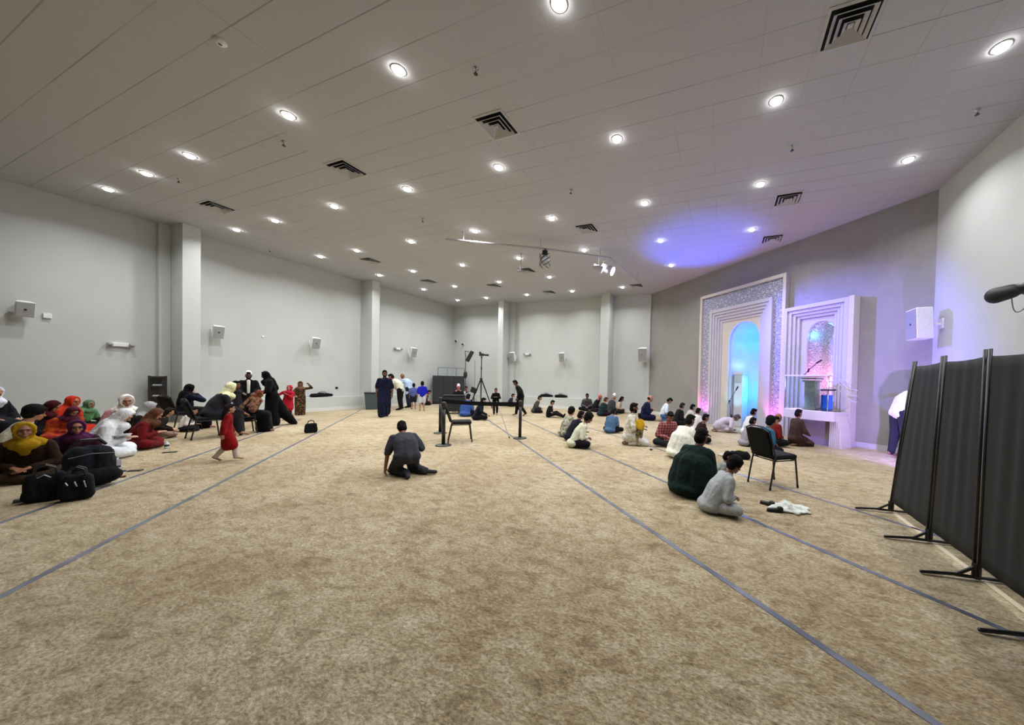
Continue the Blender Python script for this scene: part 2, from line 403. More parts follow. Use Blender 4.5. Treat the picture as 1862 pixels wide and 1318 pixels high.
tape(4.95, -1.2, 13.0, 'faint lilac tape line between the black chair and the folding screen', 0.045)
v = Vol(); v.box((2.06, 2.4, .0005), (2.11, 5.35, .003)); tag(v.mesh('floor_tape', M_plain('pale_tape', 'cdbf9d', .4)), 'pale tape strip on the carpet beneath the black folding screen', 'tape', 'tape lines on the carpet')

# ------------------------------------------------------------------ ceiling fittings
def downlight_proto():
    r = thing('ceiling_downlight', '', 'ceiling light')
    v = Vol(); n = 28
    prof = [(0.105, 0), (0.105, -.005), (0.080, -.010), (0.074, 0)]
    vs = []; fs = []
    for rr, z in prof: vs += [(rr*math.cos(2*PI*i/n), rr*math.sin(2*PI*i/n), z) for i in range(n)]
    for k in range(3): fs += [(k*n+i, k*n+(i+1) % n, (k+1)*n+(i+1) % n, (k+1)*n+i) for i in range(n)]
    v.add(vs, fs); v.mesh('trim_ring', MAT['whitep'], r, smooth=True)
    v = Vol(); v.lathe((0, 0, 0), [(.074, 0), (.074, -.018), (.064, -.036), (.035, -.044), (.001, -.046)], 28)
    v.mesh('lens', M_emit('led_lens', 'fffdf8', 45.0), r, smooth=True)
    l = bpy.data.lights.new('downlight_lamp', 'AREA'); l.shape = 'DISK'; l.size = .15; l.energy = DOWNLIGHT_W; l.color = (0.985, 0.99, 1.0); l.spread = 2.5
    lo = bpy.data.objects.new('lamp', l); C.objects.link(lo); lo.parent = r; lo.location = (0, 0, -.055)
    return r
LX0, LDX, LY0, LDY = -1.97, 2.635, 3.656, 2.362
spots = []
for rr in range(0, 6):
    y = LY0 + rr*LDY
    if rr == 0: xs = [LX0+2*LDX, LX0, LX0-LDX, LX0-2*LDX, -10.58, -12.51, -14.55]
    else: xs = [LX0 - c*LDX for c in range(-2, 5)] + [-14.53]
    for x in xs:
        if x*NQ.x + y*NQ.y > QD-0.8: continue
        if rr < 0 and (x > 2 or x < -9): continue
        spots.append((x, y, rr))
def near_words(x, y, rr):
    rows = {0: 'in the row nearest the camera', 1: 'in the second row', 2: 'in the third row', 3: 'in the fourth row', 4: 'in the fifth row', 5: 'in the row along the back wall'}
    xs = sorted([s[0] for s in spots if s[2] == rr]); i = xs.index(x)
    order = ['leftmost', 'second from left', 'third from left', 'fourth from left', 'fifth from left', 'sixth from left', 'seventh from left', 'eighth from left']
    return 'round recessed ceiling light, %s %s' % ('rightmost' if i == len(xs)-1 else order[i], rows.get(rr, 'behind the camera'))
proto = downlight_proto()
for i, (x, y, rr) in enumerate(spots):
    o = proto if i == 0 else copy_tree(proto)
    o.location = (x, y, ZC); o['label'] = near_words(x, y, rr); o['group'] = 'recessed ceiling lights'
def vent_proto():
    r = thing('ceiling_vent', '', 'ceiling vent')
    Vol().box((-.31, -.31, -.004), (.31, .31, 0)).mesh('backing', MAT['dark'], r)
    def ring(name, s0, s1, z0, z1):
        v = Vol(); vs = []
        for (s, z) in ((s0, z0), (s1, z1)): vs += [(-s, -s, z), (s, -s, z), (s, s, z), (-s, s, z)]
        for (s, z) in ((s0, z0-.008), (s1, z1-.008)): vs += [(-s, -s, z), (s, -s, z), (s, s, z), (-s, s, z)]
        fs = []
        for i in range(4):
            j = (i+1) % 4; fs += [(i, j, 4+j, 4+i), (8+i, 12+i, 12+j, 8+j), (i, 8+i, 8+j, j), (4+i, 4+j, 12+j, 12+i)]
        v.add(vs, fs); return v.mesh(name, M_plain('vent_paint', 'b9b9bc', .6), r)
    ring('frame', .34, .300, -.002, -.010)
    for s in (.262, .180, .098): ring('louver', s, s-.050, -.050, -.012)
    Vol().box((-.035, -.035, -.03), (.035, .035, -.01)).mesh('centre_plate', M_plain('vent_paint', 'b9b9bc', .6), r)
    return r
vents = [(1.36, 5.05, 'large square ceiling vent near the upper right corner'), (-3.9, 5.03, 'square ceiling vent at the middle of the near row'),
 (-7.85, 5.03, 'square ceiling vent left of centre in the near row'), (-13.06, 5.02, 'square ceiling vent beside the tall left column'),
 (1.35, 9.24, 'square ceiling vent above the right part of the arched niche wall'), (-3.9, 9.25, 'square ceiling vent just behind the white lighting pipe'),
 (1.3, 11.6, 'square ceiling vent next to the top of the niche wall in blue light'), (-13.05, 9.26, 'square ceiling vent above the second left column'),
 (-13.11, 12.09, 'small square ceiling vent between far lights at the left'), (-10.52, 13.56, 'square ceiling vent beside a far light over the tripod'),
 (-8.47, 15.36, 'square ceiling vent close to the middle of the back wall'), (-3.91, 15.4, 'square ceiling vent near the back wall right corner'),
 (-7.71, 12.03, 'square ceiling vent beside the white hanging rod')]
proto = vent_proto()
for i, (x, y, lb) in enumerate(vents):
    o = proto if i == 0 else copy_tree(proto)
    o.location = (x, y, ZC); o.scale = (.88, .88, .88); o['label'] = lb; o['group'] = 'square ceiling vents'
def sprinkler():
    r = thing('fire_sprinkler', '', 'sprinkler')
    Vol().lathe((0, 0, 0), [(.04, 0), (.04, -.006), (.012, -.02), (.012, -.05)], 14).mesh('escutcheon', MAT['chrome'], r, smooth=True)
    Vol().lathe((0, 0, -.05), [(.008, 0), (.012, -.02), (.03, -.03), (.03, -.034)], 12).mesh('deflector', MAT['black'], r)
    return r
sp = [(-3.5, 4.01, 'the one nearest the camera'), (-8.13, 4.04, 'left of centre in the near row'), (-12.11, 4.01, 'above the left wall speakers'),
 (-3.5, 7.28, 'at the middle of the ceiling'), (-8.16, 7.3, 'left of the lighting pipe'), (1.1, 7.25, 'over the seated men at the right'), (3.71, 7.23, 'near the right wall'), (-15.59, 7.35, 'near the left wall')]
proto = sprinkler()
for i, (x, y, lb) in enumerate(sp):
    o = proto if i == 0 else copy_tree(proto)
    o.location = (x, y, ZC); o['label'] = 'small dark fire sprinkler on the ceiling, '+lb; o['group'] = 'ceiling sprinklers'
# smoke detector
r = thing('smoke_detector', 'small round pale detector on the ceiling at the upper left', 'smoke detector', (-6.55, 2.54, ZC))
Vol().lathe((0, 0, 0), [(.07, 0), (.07, -.02), (.05, -.045), (.001, -.048)], 20).mesh('housing', MAT['whitep'], r, smooth=True)
Vol().lathe((0, 0, -.046), [(.02, 0), (.02, -.006)], 12).mesh('sensor', MAT['greyp'], r)
# ------------------------------------------------------------------ arched prayer niche and pulpit on the diagonal wall
def frame3(v, t0, t1, ztop, wd, o0, o1, zb=0.0):     # left, top and right bars of a picture frame, t0 > t1
    qbox(v, t0, t0-wd, o1, o0, zb, ztop); qbox(v, t1+wd, t1, o1, o0, zb, ztop); qbox(v, t0-wd, t1+wd, o1, o0, ztop-wd, ztop); return v
mih = thing('prayer_niche', 'tall white arched prayer niche with a lattice border and blue light inside', 'prayer niche', QP(8.4, 0, 0))
mih.location = (0, 0, 0)
v = Vol(); frame3(v, 10.46, 6.76, 5.14, .11, .21, 0.005); v.mesh('outer_border', MAT['cream'], mih, bevel=.006)
v = Vol(); frame3(v, 10.35, 6.87, 5.03, .56, .13, 0.005); v.mesh('lattice_band', MAT['lattice'], mih)
steps = Vol()
for k in range(5):
    e = .10*k; frame3(steps, 9.90-e, 7.20+e, 4.47-e, .12, .24-.035*k, 0.005)
steps.mesh('stepped_moulding', MAT['white'], mih, bevel=.006)
arch_panel(7.62, 9.48, 0, 4.05, .075, MH, M_plain('beige_paint', 'c9c2b4', .6), 'arch_panel', mih, .002)
# curved inside of the niche
def niche(a, depth, z0, name, mat, parent, n=20, off0=0.0):
    v = Vol(); vs = []; fs = []
    rows = []
    zs = [z0] + [z0+(a['spring']-z0)*k/6 for k in range(1, 7)]
    for z in zs:
        rows.append([QP(a['tc']-a['hw']*math.cos(PI*i/n), off0-depth*math.sin(PI*i/n), z) for i in range(n+1)])
    for k in range(1, 8):       # half dome
        th = PI/2*k/8
        rows.append([QP(a['tc']-a['hw']*math.cos(PI*i/n)*math.cos(th), off0-depth*math.sin(PI*i/n)*math.cos(th), a['spring']+a['rise']*math.sin(th)) for i in range(n+1)])
    for r in rows: vs += r
    for k in range(len(rows)-1):
        for i in range(n): q = k*(n+1)+i; fs.append((q, q+1, q+n+2, q+n+1))
    top = len(vs); vs.append(QP(a['tc'], off0, a['spring']+a['rise']))
    for i in range(n): fs.append(((len(rows)-1)*(n+1)+i, (len(rows)-1)*(n+1)+i+1, top))
    v.add(vs, fs); o = v.mesh(name, mat, parent, smooth=True)
    s = o.modifiers.new('thick', 'SOLIDIFY'); s.thickness = .03; s.offset = 1; return o
niche(MH, .95, 0.0, 'niche_interior', MAT['white'], mih, off0=-.02)
v = Vol(); qbox(v, 9.1, 7.7, -.02, -.98, -.02, .002); v.mesh('niche_floor', MAT['carpet'], mih)
mb = thing('pulpit_niche', 'white stepped pulpit surround with an arched lattice recess in violet light', 'pulpit surround', (0, 0, 0))
v = Vol(); frame3(v, 6.74, 4.93, 3.98, .11, .30, .005)
for k in range(1, 4): frame3(v, 6.74-.1*k, 4.93+.1*k, 3.98-.085*k, .12, .30-.05*k, .005)
v.mesh('stepped_moulding', MAT['white'], mb, bevel=.006)
arch_panel(5.2, 6.4, .75, 3.72, .09, MB_, MAT['white'], 'arch_panel', mb, .002)
niche(MB_, .35, .75, 'niche_interior', MAT['lattice_in'], mb, off0=-.02)
v = Vol(); qbox(v, 4.93, 4.80, .30, .0, 0, 4.0); v.mesh('side_post', MAT['cream'], mb, bevel=.006)
v = Vol(); qbox(v, 4.99, 4.74, .36, 0, 0, .12); v.mesh('post_base', MAT['white'], mb, bevel=.006)

pu = thing('pulpit_platform', 'raised white pulpit platform with glass balustrade and side stair', 'pulpit', (0, 0, 0))
v = Vol()   # slab with softly curved front
n = 14; vs = []
for z in (.68, .93):
    for i in range(n+1):
        t = 6.2-1.35*i/n; vs.append(QP(t, .95+.16*math.sin(PI*i/n), z))
    vs += [QP(4.85, .30, z), QP(6.2, .30, z)]
m_ = n+3; fs = [tuple(range(m_-1, -1, -1)), tuple(range(m_, 2*m_))] + [(i, (i+1) % m_, m_+(i+1) % m_, m_+i) for i in range(m_)]
v.add(vs, fs); v.mesh('platform_slab', MAT['cream'], pu, bevel=.01)
v = Vol(); qbox(v, 6.1, 5.0, .72, .24, 0, .68); v.mesh('base', M_plain('taupe_paint', '8f8288', .7), pu)  # purple-grey colour carries the shade of the recess under the slab
v = Vol()
prof = [(5.02, 0), (5.02, .93), (4.90, .93), (4.83, .80), (4.77, .58), (4.73, .3), (4.71, 0)]
vs = [QP(t, .82, z) for t, z in prof]+[QP(t, .38, z) for t, z in prof]; k = len(prof)
v.add(vs, [tuple(range(k)), tuple(range(2*k-1, k-1, -1))]+[(i, i+k, (i+1) % k+k, (i+1) % k) for i in range(k)]); v.mesh('stair_side', MAT['cream'], pu)
for i in range(6):
    v = Vol(); qbox(v, 5.00-.045*i, 4.98-.045*i, .835, .815, .03, .88-.09*max(0, i-2)-.02*i); v.mesh('batten', MAT['cream'], pu)
for a_, b_, o_ in ((6.17, 5.02, .93), (5.0, 4.9, .9)):
    if a_-b_ > .5:
        v = Vol(); qbox(v, a_, b_, o_+.008, o_, .97, 1.84); v.mesh('glass_pane', M_glass(), pu)
v = Vol(); qbox(v, 6.20, 4.98, .965, .905, 1.85, 1.89); v.mesh('top_rail', MAT['cream'], pu, bevel=.008)
for t_ in (6.18, 5.02): v = Vol(); v.cyl(QP(t_, .935, .93), QP(t_, .935, 1.86), .016); v.mesh('rail_post', MAT['chrome'], pu, smooth=True)
for dz in (0, -.14, -.30):
    v = Vol(); v.tube([QP(5.02, .9, 1.86+dz), QP(4.88, .8, 1.84+dz), QP(4.66, .55, 1.52+dz), QP(4.58, .45, 1.50+dz)], .012); v.mesh('handrail', MAT['white'], pu, smooth=True)

le = thing('pulpit_lectern', 'slim cream lectern standing behind the pulpit glass', 'lectern', (0, 0, 0))
v = Vol(); qbox(v, 5.72, 5.44, .80, .55, .934, 1.72); v.mesh('column', MAT['cream'], le, bevel=.01)
for i in range(3):
    v = Vol(); qbox(v, 5.76+.03*i, 5.40-.03*i, .84+.02*i, .51-.02*i, 1.70+.075*i, 1.745+.075*i); v.mesh('cornice', MAT['cream'], le, bevel=.01)
v = Vol(); qbox(v, 5.76, 5.40, .82, .53, .935, 1.02); v.mesh('plinth', MAT['cream'], le, bevel=.01)
mc = thing('gooseneck_microphone', 'thin black boom microphone reaching over the pulpit lectern', 'microphone', (0, 0, 0))
v = Vol(); v.tube([QP(5.72, .8, 1.90), QP(5.60, .85, 2.02), QP(5.30, .95, 2.22)], .010); v.mesh('boom', MAT['black'], mc, smooth=True)
v = Vol(); v.cap(QP(5.32, .94, 2.21), QP(5.20, .97, 2.27), .022); v.mesh('capsule', MAT['blackp'], mc, smooth=True)
v = Vol(); v.cap(QP(5.6, .85, 1.98), QP(5.58, .85, 2.05), .022); v.mesh('clamp', MAT['black'], mc, smooth=True)
v = Vol(); v.cyl(QP(5.72, .8, 1.885), QP(5.72, .8, 1.91), .04); v.mesh('foot', MAT['black'], mc)
v = Vol(); qbox(v, 5.27, 5.06, .80, .62, .934, 1.36); tag(v.mesh('blue_container', M_plain('blue_plastic', '2f72d8', .4), None, bevel=.012), 'bright blue upright container on the pulpit platform', 'container')
v = Vol(); v.tube([QP(5.16, 1.0, 1.49), QP(4.86, .92, 1.50)], .022); o = tag(v.mesh('hand_microphone', MAT['blackp'], None, smooth=True), 'small dark handheld microphone clipped level on the pulpit rail', 'microphone')
nl = thing('white_pedestal', 'tall pale pedestal standing in the left of the blue lit niche', 'pedestal', (0, 0, 0))
v = Vol(); qbox(v, 8.92, 8.54, -.12, -.42, .004, 1.95); v.mesh('body', MAT['white'], nl, bevel=.012)
v = Vol(); qbox(v, 8.95, 8.50, -.09, -.45, 1.95, 2.05); v.mesh('cap', MAT['white'], nl, bevel=.012)
v = Vol(); qbox(v, 8.88, 8.58, -.10, -.12, 1.66, 1.88); v.mesh('front_panel', MAT['grille'], nl, bevel=.008)
ms = thing('microphone_stand', 'black microphone stand with angled boom in front of the arched niche', 'microphone stand', (0, 0, 0))
v = Vol(); v.lathe(QP(8.22, .75, 0), [(.15, 0.002), (.15, .02), (.03, .035)], 20); v.mesh('base', MAT['black'], ms)
v = Vol(); v.cyl(QP(8.22, .75, .02), QP(8.34, .75, 1.0), .011); v.mesh('pole', MAT['black'], ms, smooth=True)
v = Vol(); v.cyl(QP(8.44, .72, .88), QP(8.02, .8, 1.42), .008); v.mesh('boom', MAT['black'], ms, smooth=True)
v = Vol(); v.cap(QP(8.03, .8, 1.40), QP(7.96, .81, 1.50), .024); v.mesh('microphone', MAT['blackp'], ms, smooth=True)
v = Vol(); v.ell(QP(8.34, .75, 1.0), (.03, .03, .03)); v.mesh('joint', MAT['black'], ms, smooth=True)
sm_ = thing('short_microphone_stand', 'short dark microphone stand on the carpet under the boom stand', 'microphone stand', (0, 0, 0))
v = Vol(); v.lathe(QP(8.02, 1.0, 0), [(.11, .002), (.11, .016), (.02, .03)], 18); v.mesh('base', MAT['black'], sm_)
v = Vol(); v.cyl(QP(8.02, 1.0, .02), QP(8.02, 1.0, .42), .01); v.mesh('pole', MAT['black'], sm_)
v = Vol(); v.cap(QP(8.02, 1.0, .42), QP(8.02, 1.0, .54), .022); v.mesh('microphone', MAT['blackp'], sm_, smooth=True)

# coloured lights: fixtures, some added out of sight, and bare point glows
def spot_lamp(parent, loc, target, energy, col, size_deg, blend=.4, rad=.05):
    l = bpy.data.lights.new('beam', 'SPOT'); l.energy = energy; l.color = col; l.spot_size = math.radians(size_deg); l.spot_blend = blend; l.shadow_soft_size = rad
    o = bpy.data.objects.new('lamp', l); C.objects.link(o); o.parent = parent; o.location = loc
    o.rotation_euler = (Vector(target)-Vector(loc)).to_track_quat('-Z', 'Y').to_euler(); return o
def uplight(label, p, target, energy, col, emc, deg=90, blend=.6):
    r = thing('led_uplight', label, 'uplight', (0, 0, 0), 0, 'coloured uplights')
    d = (Vector(target)-Vector(p)).normalized()
    Vol().cyl(Vector(p)-d*.10, Vector(p)+d*.02, .055).mesh('housing', MAT['blackp'], r, smooth=True)
    Vol().cyl(Vector(p)+d*.021, Vector(p)+d*.026, .048).mesh('lens', M_emit('led_'+emc, emc, 3.0), r)
    q = Vector(p); Vol().box((q.x-.05, q.y-.05, max(0, q.z-.16)), (q.x+.05, q.y+.05, q.z-.06)).mesh('foot', MAT['black'], r)
    spot_lamp(r, Vector(p)+d*.05, target, energy, col, deg, blend); return r
PINK = (1.0, .12, .75); BLUE = (.03, .32, 1.0); VIO = (.40, .30, 1.0)
uplight('pink uplight at the left foot of the arched niche', QP(10.05, .45, .16), QP(10.15, .05, 2.2), 75, PINK, 'ff50d8')
uplight('pink uplight at the right foot of the arched niche', QP(7.02, .55, .16), QP(7.0, .1, 2.2), 75, PINK, 'ff50d9')
uplight('pale cyan uplight on the carpet in front of the white pedestal', QP(8.80, .75, .17), QP(8.73, -.12, 1.35), 60, (.35, .85, 1.0), 'a0f0ff', 46, .7)  # added lamp, out of sight, to lift the pedestal front
uplight('blue uplight low inside the arched niche', QP(7.95, -.12, .17), QP(8.45, -.8, 2.0), 12, BLUE, '30a0ff', 150, .9)
def strip(label, pts, rad, energy, col, emc, parent):
    pass
# added glowing tube behind the pulpit arch, for the cyan on its left reveal
def reveal_glow(parent, a, off, n, energy, col, emc, z0, frac0, frac1):
    v = Vol(); P = []
    for i in range(n+1):
        th = PI*(frac0+(frac1-frac0)*i/n); P.append(QP(a['tc']-(a['hw']-.03)*math.cos(th), off, a['spring']+(a['rise']-.05)*math.sin(th)))
    v.tube(P, .008, 6); v.mesh('led_strip', M_emit('led_'+emc, emc, 5.0), parent)
reveal_glow(mb, MB_, -.06, 10, 0, BLUE, '60c8ff', 0, 0.05, .40)
def glow(parent, p, energy, col, rad=.08):
    l = bpy.data.lights.new('led_lamp', 'POINT'); l.energy = energy; l.color = col; l.shadow_soft_size = rad  # point light without any fixture
    o = bpy.data.objects.new('lamp', l); C.objects.link(o); o.parent = parent; o.location = p; return o
glow(mih, QP(8.40, -.38, 3.1), 40, (.0, .22, 1.0), .12)
glow(mih, QP(8.15, -.40, 1.3), 44, (.0, .34, 1.0), .12)
glow(mih, QP(8.75, -.35, 2.3), 14, (.10, .20, 1.0), .1)
glow(mb, QP(6.02, -.14, 3.1), 2.2, (.05, .62, 1.0), .05)
glow(mb, QP(5.50, -.14, 1.75), 24, (1.0, .22, .45), .05)
glow(pu, QP(5.92, .84, 1.15), 7, (.35, .40, 1.0), .08)  # added unseen point light, brightens the lectern
glow(mih, QP(8.25, .0, 1.7), 9, (.22, .60, 1.0), .08)  # added unseen point light, brightens the front of the pedestal
# blue flood standing on the floor left of the niche throws a hard-edged wash on the ceiling
uplight('blue LED flood on the floor left of the arched niche aimed at the ceiling', QP(11.3, .35, .17), (-.9, 11.7, 6.09), 2300, (.06, .11, 1.0), '3a50ff', 37, .7)
uplight('violet LED flood on the floor behind the folding screen', (3.35, 7.6, .2), QP(4.4, 0, 1.7), 480, (.42, .28, 1.0), '8070ff', 95, .8)  # added lamp, hidden by the screen, fills the wall right of the pulpit
# violet wash lights aimed at the pulpit wall hang from the pipe
pipe = thing('lighting_pipe', 'white pipe under the ceiling carrying the stage lights', 'lighting pipe', (0, 0, 0))
v = Vol(); v.tube([(-8.01, 8.04, 5.79), (-5.49, 9.58, 5.79), (-3.70, 10.95, 5.79)], .035); v.mesh('long_pipe', MAT['white'], pipe, smooth=True)
v = Vol(); v.tube([(-3.70, 10.95, 5.79), (-3.42, 14.1, 5.79)], .03); v.mesh('rear_pipe', MAT['white'], pipe, smooth=True)
for x, y in ((-7.6, 8.29), (-5.6, 9.51), (-4.0, 10.72), (-3.45, 13.7)):
    Vol().cyl((x, y, 5.79), (x, y, ZC), .012).mesh('hanger', MAT['white'], pipe)
v = Vol(); v.tube([(-9.97, 7.35, 5.79), (-10.9, 7.05, 5.79)], .012)
sl = thing('stage_light', 'bright white stage light head hanging from the pipe end', 'stage light', (0, 0, 0), 0, 'stage lights on the pipe')
hp = Vector((-3.79, 11.0, 5.42)); tg = QP(5.3, 0, 2.3); dd = (tg-hp).normalized()
Vol().cyl(hp-dd*.25, hp+dd*.16, .13, .16, 20).mesh('housing', MAT['white'], sl, smooth=True)
Vol().cyl(hp+dd*.161, hp+dd*.17, .15, .15, 20).mesh('lens', M_emit('stage_lens', 'cfc8ff', 10.0), sl)
v = Vol(); v.tube([hp+Vector((.19, 0, 0)), hp+Vector((.19, 0, .3)), hp+Vector((-.19, 0, .3)), hp+Vector((-.19, 0, 0))], .014); v.mesh('yoke', MAT['white'], sl)
spot_lamp(sl, hp+dd*.2, QP(4.9, 0, 2.2), 3600, (.16, .13, 1.0), 46, .8, .08)
sl2 = thing('stage_light', 'smaller pale stage light head beside the bright one on the pipe', 'stage light', (0, 0, 0), 0, 'stage lights on the pipe')
h2 = Vector((-4.05, 10.75, 5.40)); d2 = (QP(8.4, 0, 3.5)-h2).normalized()
Vol().cyl(h2-d2*.2, h2+d2*.12, .09, .11, 18).mesh('housing', MAT['white'], sl2, smooth=True)
Vol().cyl(h2+d2*.121, h2+d2*.13, .10, .10, 18).mesh('lens', M_emit('stage_lens_b', 'd8d4ff', 6.0), sl2)
Vol().tube([h2, h2+Vector((0, 0, .38))], .012).mesh('yoke', MAT['white'], sl2)
spot_lamp(sl2, h2+d2*.16, QP(8.3, 0, 3.4), 60, (.80, .80, 1.0), 46, .8, .08)
dm = thing('moving_head_projector', 'dark tangle of a round moving projector head under the middle of the pipe', 'projector', (0, 0, 0))
c = Vector((-5.47, 9.575, 5.42))
Vol().ell(c, (.15, .15, .17)).mesh('head', MAT['grille'], dm, smooth=True)
v = Vol()
for k in range(5):
    a = k*1.26; v.tube([c+Vector((.17*math.cos(a+t*.9), .17*math.sin(a+t*.9), -.2+.1*t)) for t in range(5)], .010, 6)
v.mesh('cable', MAT['black'], dm)
Vol().box((-.07, -.05, 0), (.07, .05, .14), org=c+Vector((0, 0, .17))).mesh('bracket', MAT['blackp'], dm)
Vol().cyl(c+Vector((0, 0, .3)), c+Vector((0, 0, .38)), .02).mesh('clamp', MAT['black'], dm)
hr = thing('hanging_microphone', 'white rod with a flared end hanging from the ceiling beside a vent', 'hanging rod', (-6.93, 10.42, ZC))  # white pendant: rod with a flared horn
Vol().cyl((0, 0, -.02), (0, 0, -.42), .014).mesh('rod', MAT['white'], hr)
Vol().lathe((0, 0, -.66), [(.13, 0), (.10, .05), (.03, .10), (.03, .24)], 18).mesh('flared_end', MAT['white'], hr, smooth=True)
Vol().lathe((0, 0, 0), [(.05, 0), (.05, -.02)], 14).mesh('plate', MAT['white'], hr)

# ------------------------------------------------------------------ wall fittings
def speaker(label, loc, rotz, s=1.0, tilt=.25):
    r = thing('wall_speaker', label, 'speaker', loc, rotz, 'wall speakers')     # faces local -Y, wall behind at +Y
    R = Matrix.Rotation(tilt, 3, 'X'); O = Vector((0, -.34*s, 0))
    v = Vol(); w_, h_, d_ = .22*s, .31*s, .15*s
    front = [(-w_, -d_), (w_, -d_), (w_*.62, d_), (-w_*.62, d_)]
    vs = [R @ Vector((x, y, z))+O for z in (-h_, h_) for x, y in front]
    v.add(vs, [(3, 2, 1, 0), (4, 5, 6, 7), (0, 1, 5, 4), (1, 2, 6, 5), (2, 3, 7, 6), (3, 0, 4, 7)]); v.mesh('cabinet', MAT['whitep'], r, bevel=.02)
    v = Vol(); v.box((-w_*.9, -d_-.012, -h_*.93), (w_*.9, -d_+.002, h_*.93), R, O); v.mesh('grille', MAT['grille'], r, bevel=.01)
    v = Vol(); v.cyl(R @ Vector((0, -d_-.014, 0))+O, R @ Vector((0, -d_-.02, 0))+O, .022); v.mesh('badge', MAT['blackp'], r)
    v = Vol(); v.cyl(R @ Vector((0, d_, 0))+O, (0, -.03, -.02), .025); v.mesh('arm', MAT['whitep'], r)
    Vol().box((-.07, -.03, -.11), (.07, 0, .11)).mesh('wall_plate', MAT['whitep'], r, bevel=.008)
    return r
# left wall: wall is at local +Y -> rotz so that +Y points to -X
speaker('pale wall speaker at the far left edge beside a small white box', (XL, 2.85, 3.02), math.radians(90), .62)
speaker('wall speaker just right of the tall left column', (XL, 6.22, 2.95), math.radians(90), .68)
speaker('wall speaker between the two left columns', (XL, 9.12, 2.9), math.radians(90), .75)
speaker('wall speaker past the second left column near the far corner', (XL, 13.85, 2.93), math.radians(90), .85)
speaker('leftmost wall speaker on the back wall beside a white emergency light', (-11.6, YB, 2.9), 0, .85)
speaker('wall speaker alone in the middle of the back wall', (-8.35, YB, 2.86), 0, .82)
speaker('tall wall speaker at the right end of the back wall', (-3.80, YB, 2.98), 0, 1.1)
rs = speaker('large white wall speaker at the right beside the black folding screen', (XR, 9.50, 3.02), math.radians(-90), 1.1, .05)
def emergency(label, loc, rotz, two=True):
    r = thing('emergency_light', label, 'emergency light', loc, rotz, 'emergency lights')
    Vol().box((-.15, -.08, -.055), (.15, 0, .055)).mesh('housing', MAT['whitep'], r, bevel=.012)
    for s in (-1, 1):
        Vol().cyl((s*.19, -.14, -.01), (s*.19, -.04, .01), .055, .045).mesh('lamp_head', MAT['grille'], r, smooth=True)
    return r
emergency('white twin emergency light on the left wall near the tall column', (XL, 4.3, 2.30), math.radians(90))
emergency('white emergency light left of the far speaker on the left wall', (XL, 13.15, 3.06), math.radians(90))
emergency('white emergency light between two speakers on the back wall', (-10.75, YB, 3.06), 0)
def small_box(name, label, cat, lo, hi, mat):
    r = Vol().box(lo, hi).mesh(name, mat, None, bevel=.006); return tag(r, label, cat)
small_box('junction_box', 'small white box on the wall right beside the leftmost speaker', 'junction box', (XL, 3.13, 2.86), (XL+.06, 3.25, 2.98), MAT['whitep'])
small_box('wall_sensor', 'tiny white sensor on the left wall between two speakers', 'sensor', (XL, 7.5, 2.93), (XL+.03, 7.57, 3.0), MAT['whitep'])
small_box('wall_outlet', 'small dark outlet on the wall left of the second left column', 'outlet', (XL, 10.1, .94), (XL+.02, 10.2, 1.04), MAT['blackp'])
for lb, p in (('small dome camera high in the far left corner', (-16.05, YB, 3.93)), ('tiny second camera right of the corner dome camera', (-15.5, YB, 3.72))):
    r = thing('security_camera', lb, 'security camera', p, 0, 'corner cameras')
    Vol().cyl((0, -.05, 0), (0, 0, 0), .07).mesh('mount', MAT['whitep'], r); Vol().ell((0, -.09, -.01), (.06, .07, .06)).mesh('dome', MAT['blackp'], r, smooth=True)
# black camera on an arm, right wall
wc = thing('wall_camera', 'black camera on a wall arm with a hanging cable loop at the right edge', 'camera', (0, 0, 0))
c = Vector((4.02, 6.98, 3.08))
e = Vector((.42, -.22, .12)).normalized()
Vol().chain([c-e*.12, c+e*.04], [.12, .105]).mesh('lens_hood', MAT['blackp'], wc, smooth=True)
Vol().cyl(c+e*.02, c+e*.42, .09, .06, 18).mesh('body', MAT['black'], wc, smooth=True)
Vol().tube([c+e*.12+Vector((0, 0, -.05)), c+e*.2+Vector((.05, 0, -.12)), Vector((XR-.02, c.y-.2, c.z-.2))], .018).mesh('arm', MAT['black'], wc, smooth=True)
Vol().box((XR-.02, c.y-.3, c.z-.3), (XR, c.y-.1, c.z-.1)).mesh('wall_plate', MAT['black'], wc)
v = Vol(); q = c+e*.06+Vector((0, 0, -.07))
v.tube([q+Vector((-.02-.07*math.sin(PI*k/12)+.26*(k/12), -.05*k/12, -.26*math.sin(PI*k/12))) for k in range(13)], .007, 6); v.mesh('cable', MAT['greyp'], wc, smooth=True)
# folded black bags lying on the wall ledge
def ledge_bag(label, loc, rotz, L):
    r = thing('equipment_bag', label, 'bag', loc, rotz, 'black bags on the wall ledge')
    v = Vol(); v.cap((-L/2, 0, .08), (L*.3, 0, .09), .085, .08); v.cap((-L*.1, .01, .13), (L/2, 0, .08), .07, .06); v.clamp(.002)
    v.mesh('body', MAT['blackcloth'], r, voxel=.02, sm=3, disp=.02)
    Vol().tube([(-L*.25, -.02, .17), (-L*.12, -.03, .23), (L*.1, -.03, .23), (L*.22, -.02, .17)], .012, 6).mesh('handle', MAT['black'], r, smooth=True)
ledge_bag('long black bag on the left wall ledge right of the woman in brown print', (XL+.12, 9.5, .60), math.radians(90), .75)
ledge_bag('left one of two black bags on the back wall ledge', (-9.38, YB-.12, .60), 0, .68)
ledge_bag('right one of two black bags on the back wall ledge', (-8.46, YB-.12, .60), 0, .66)

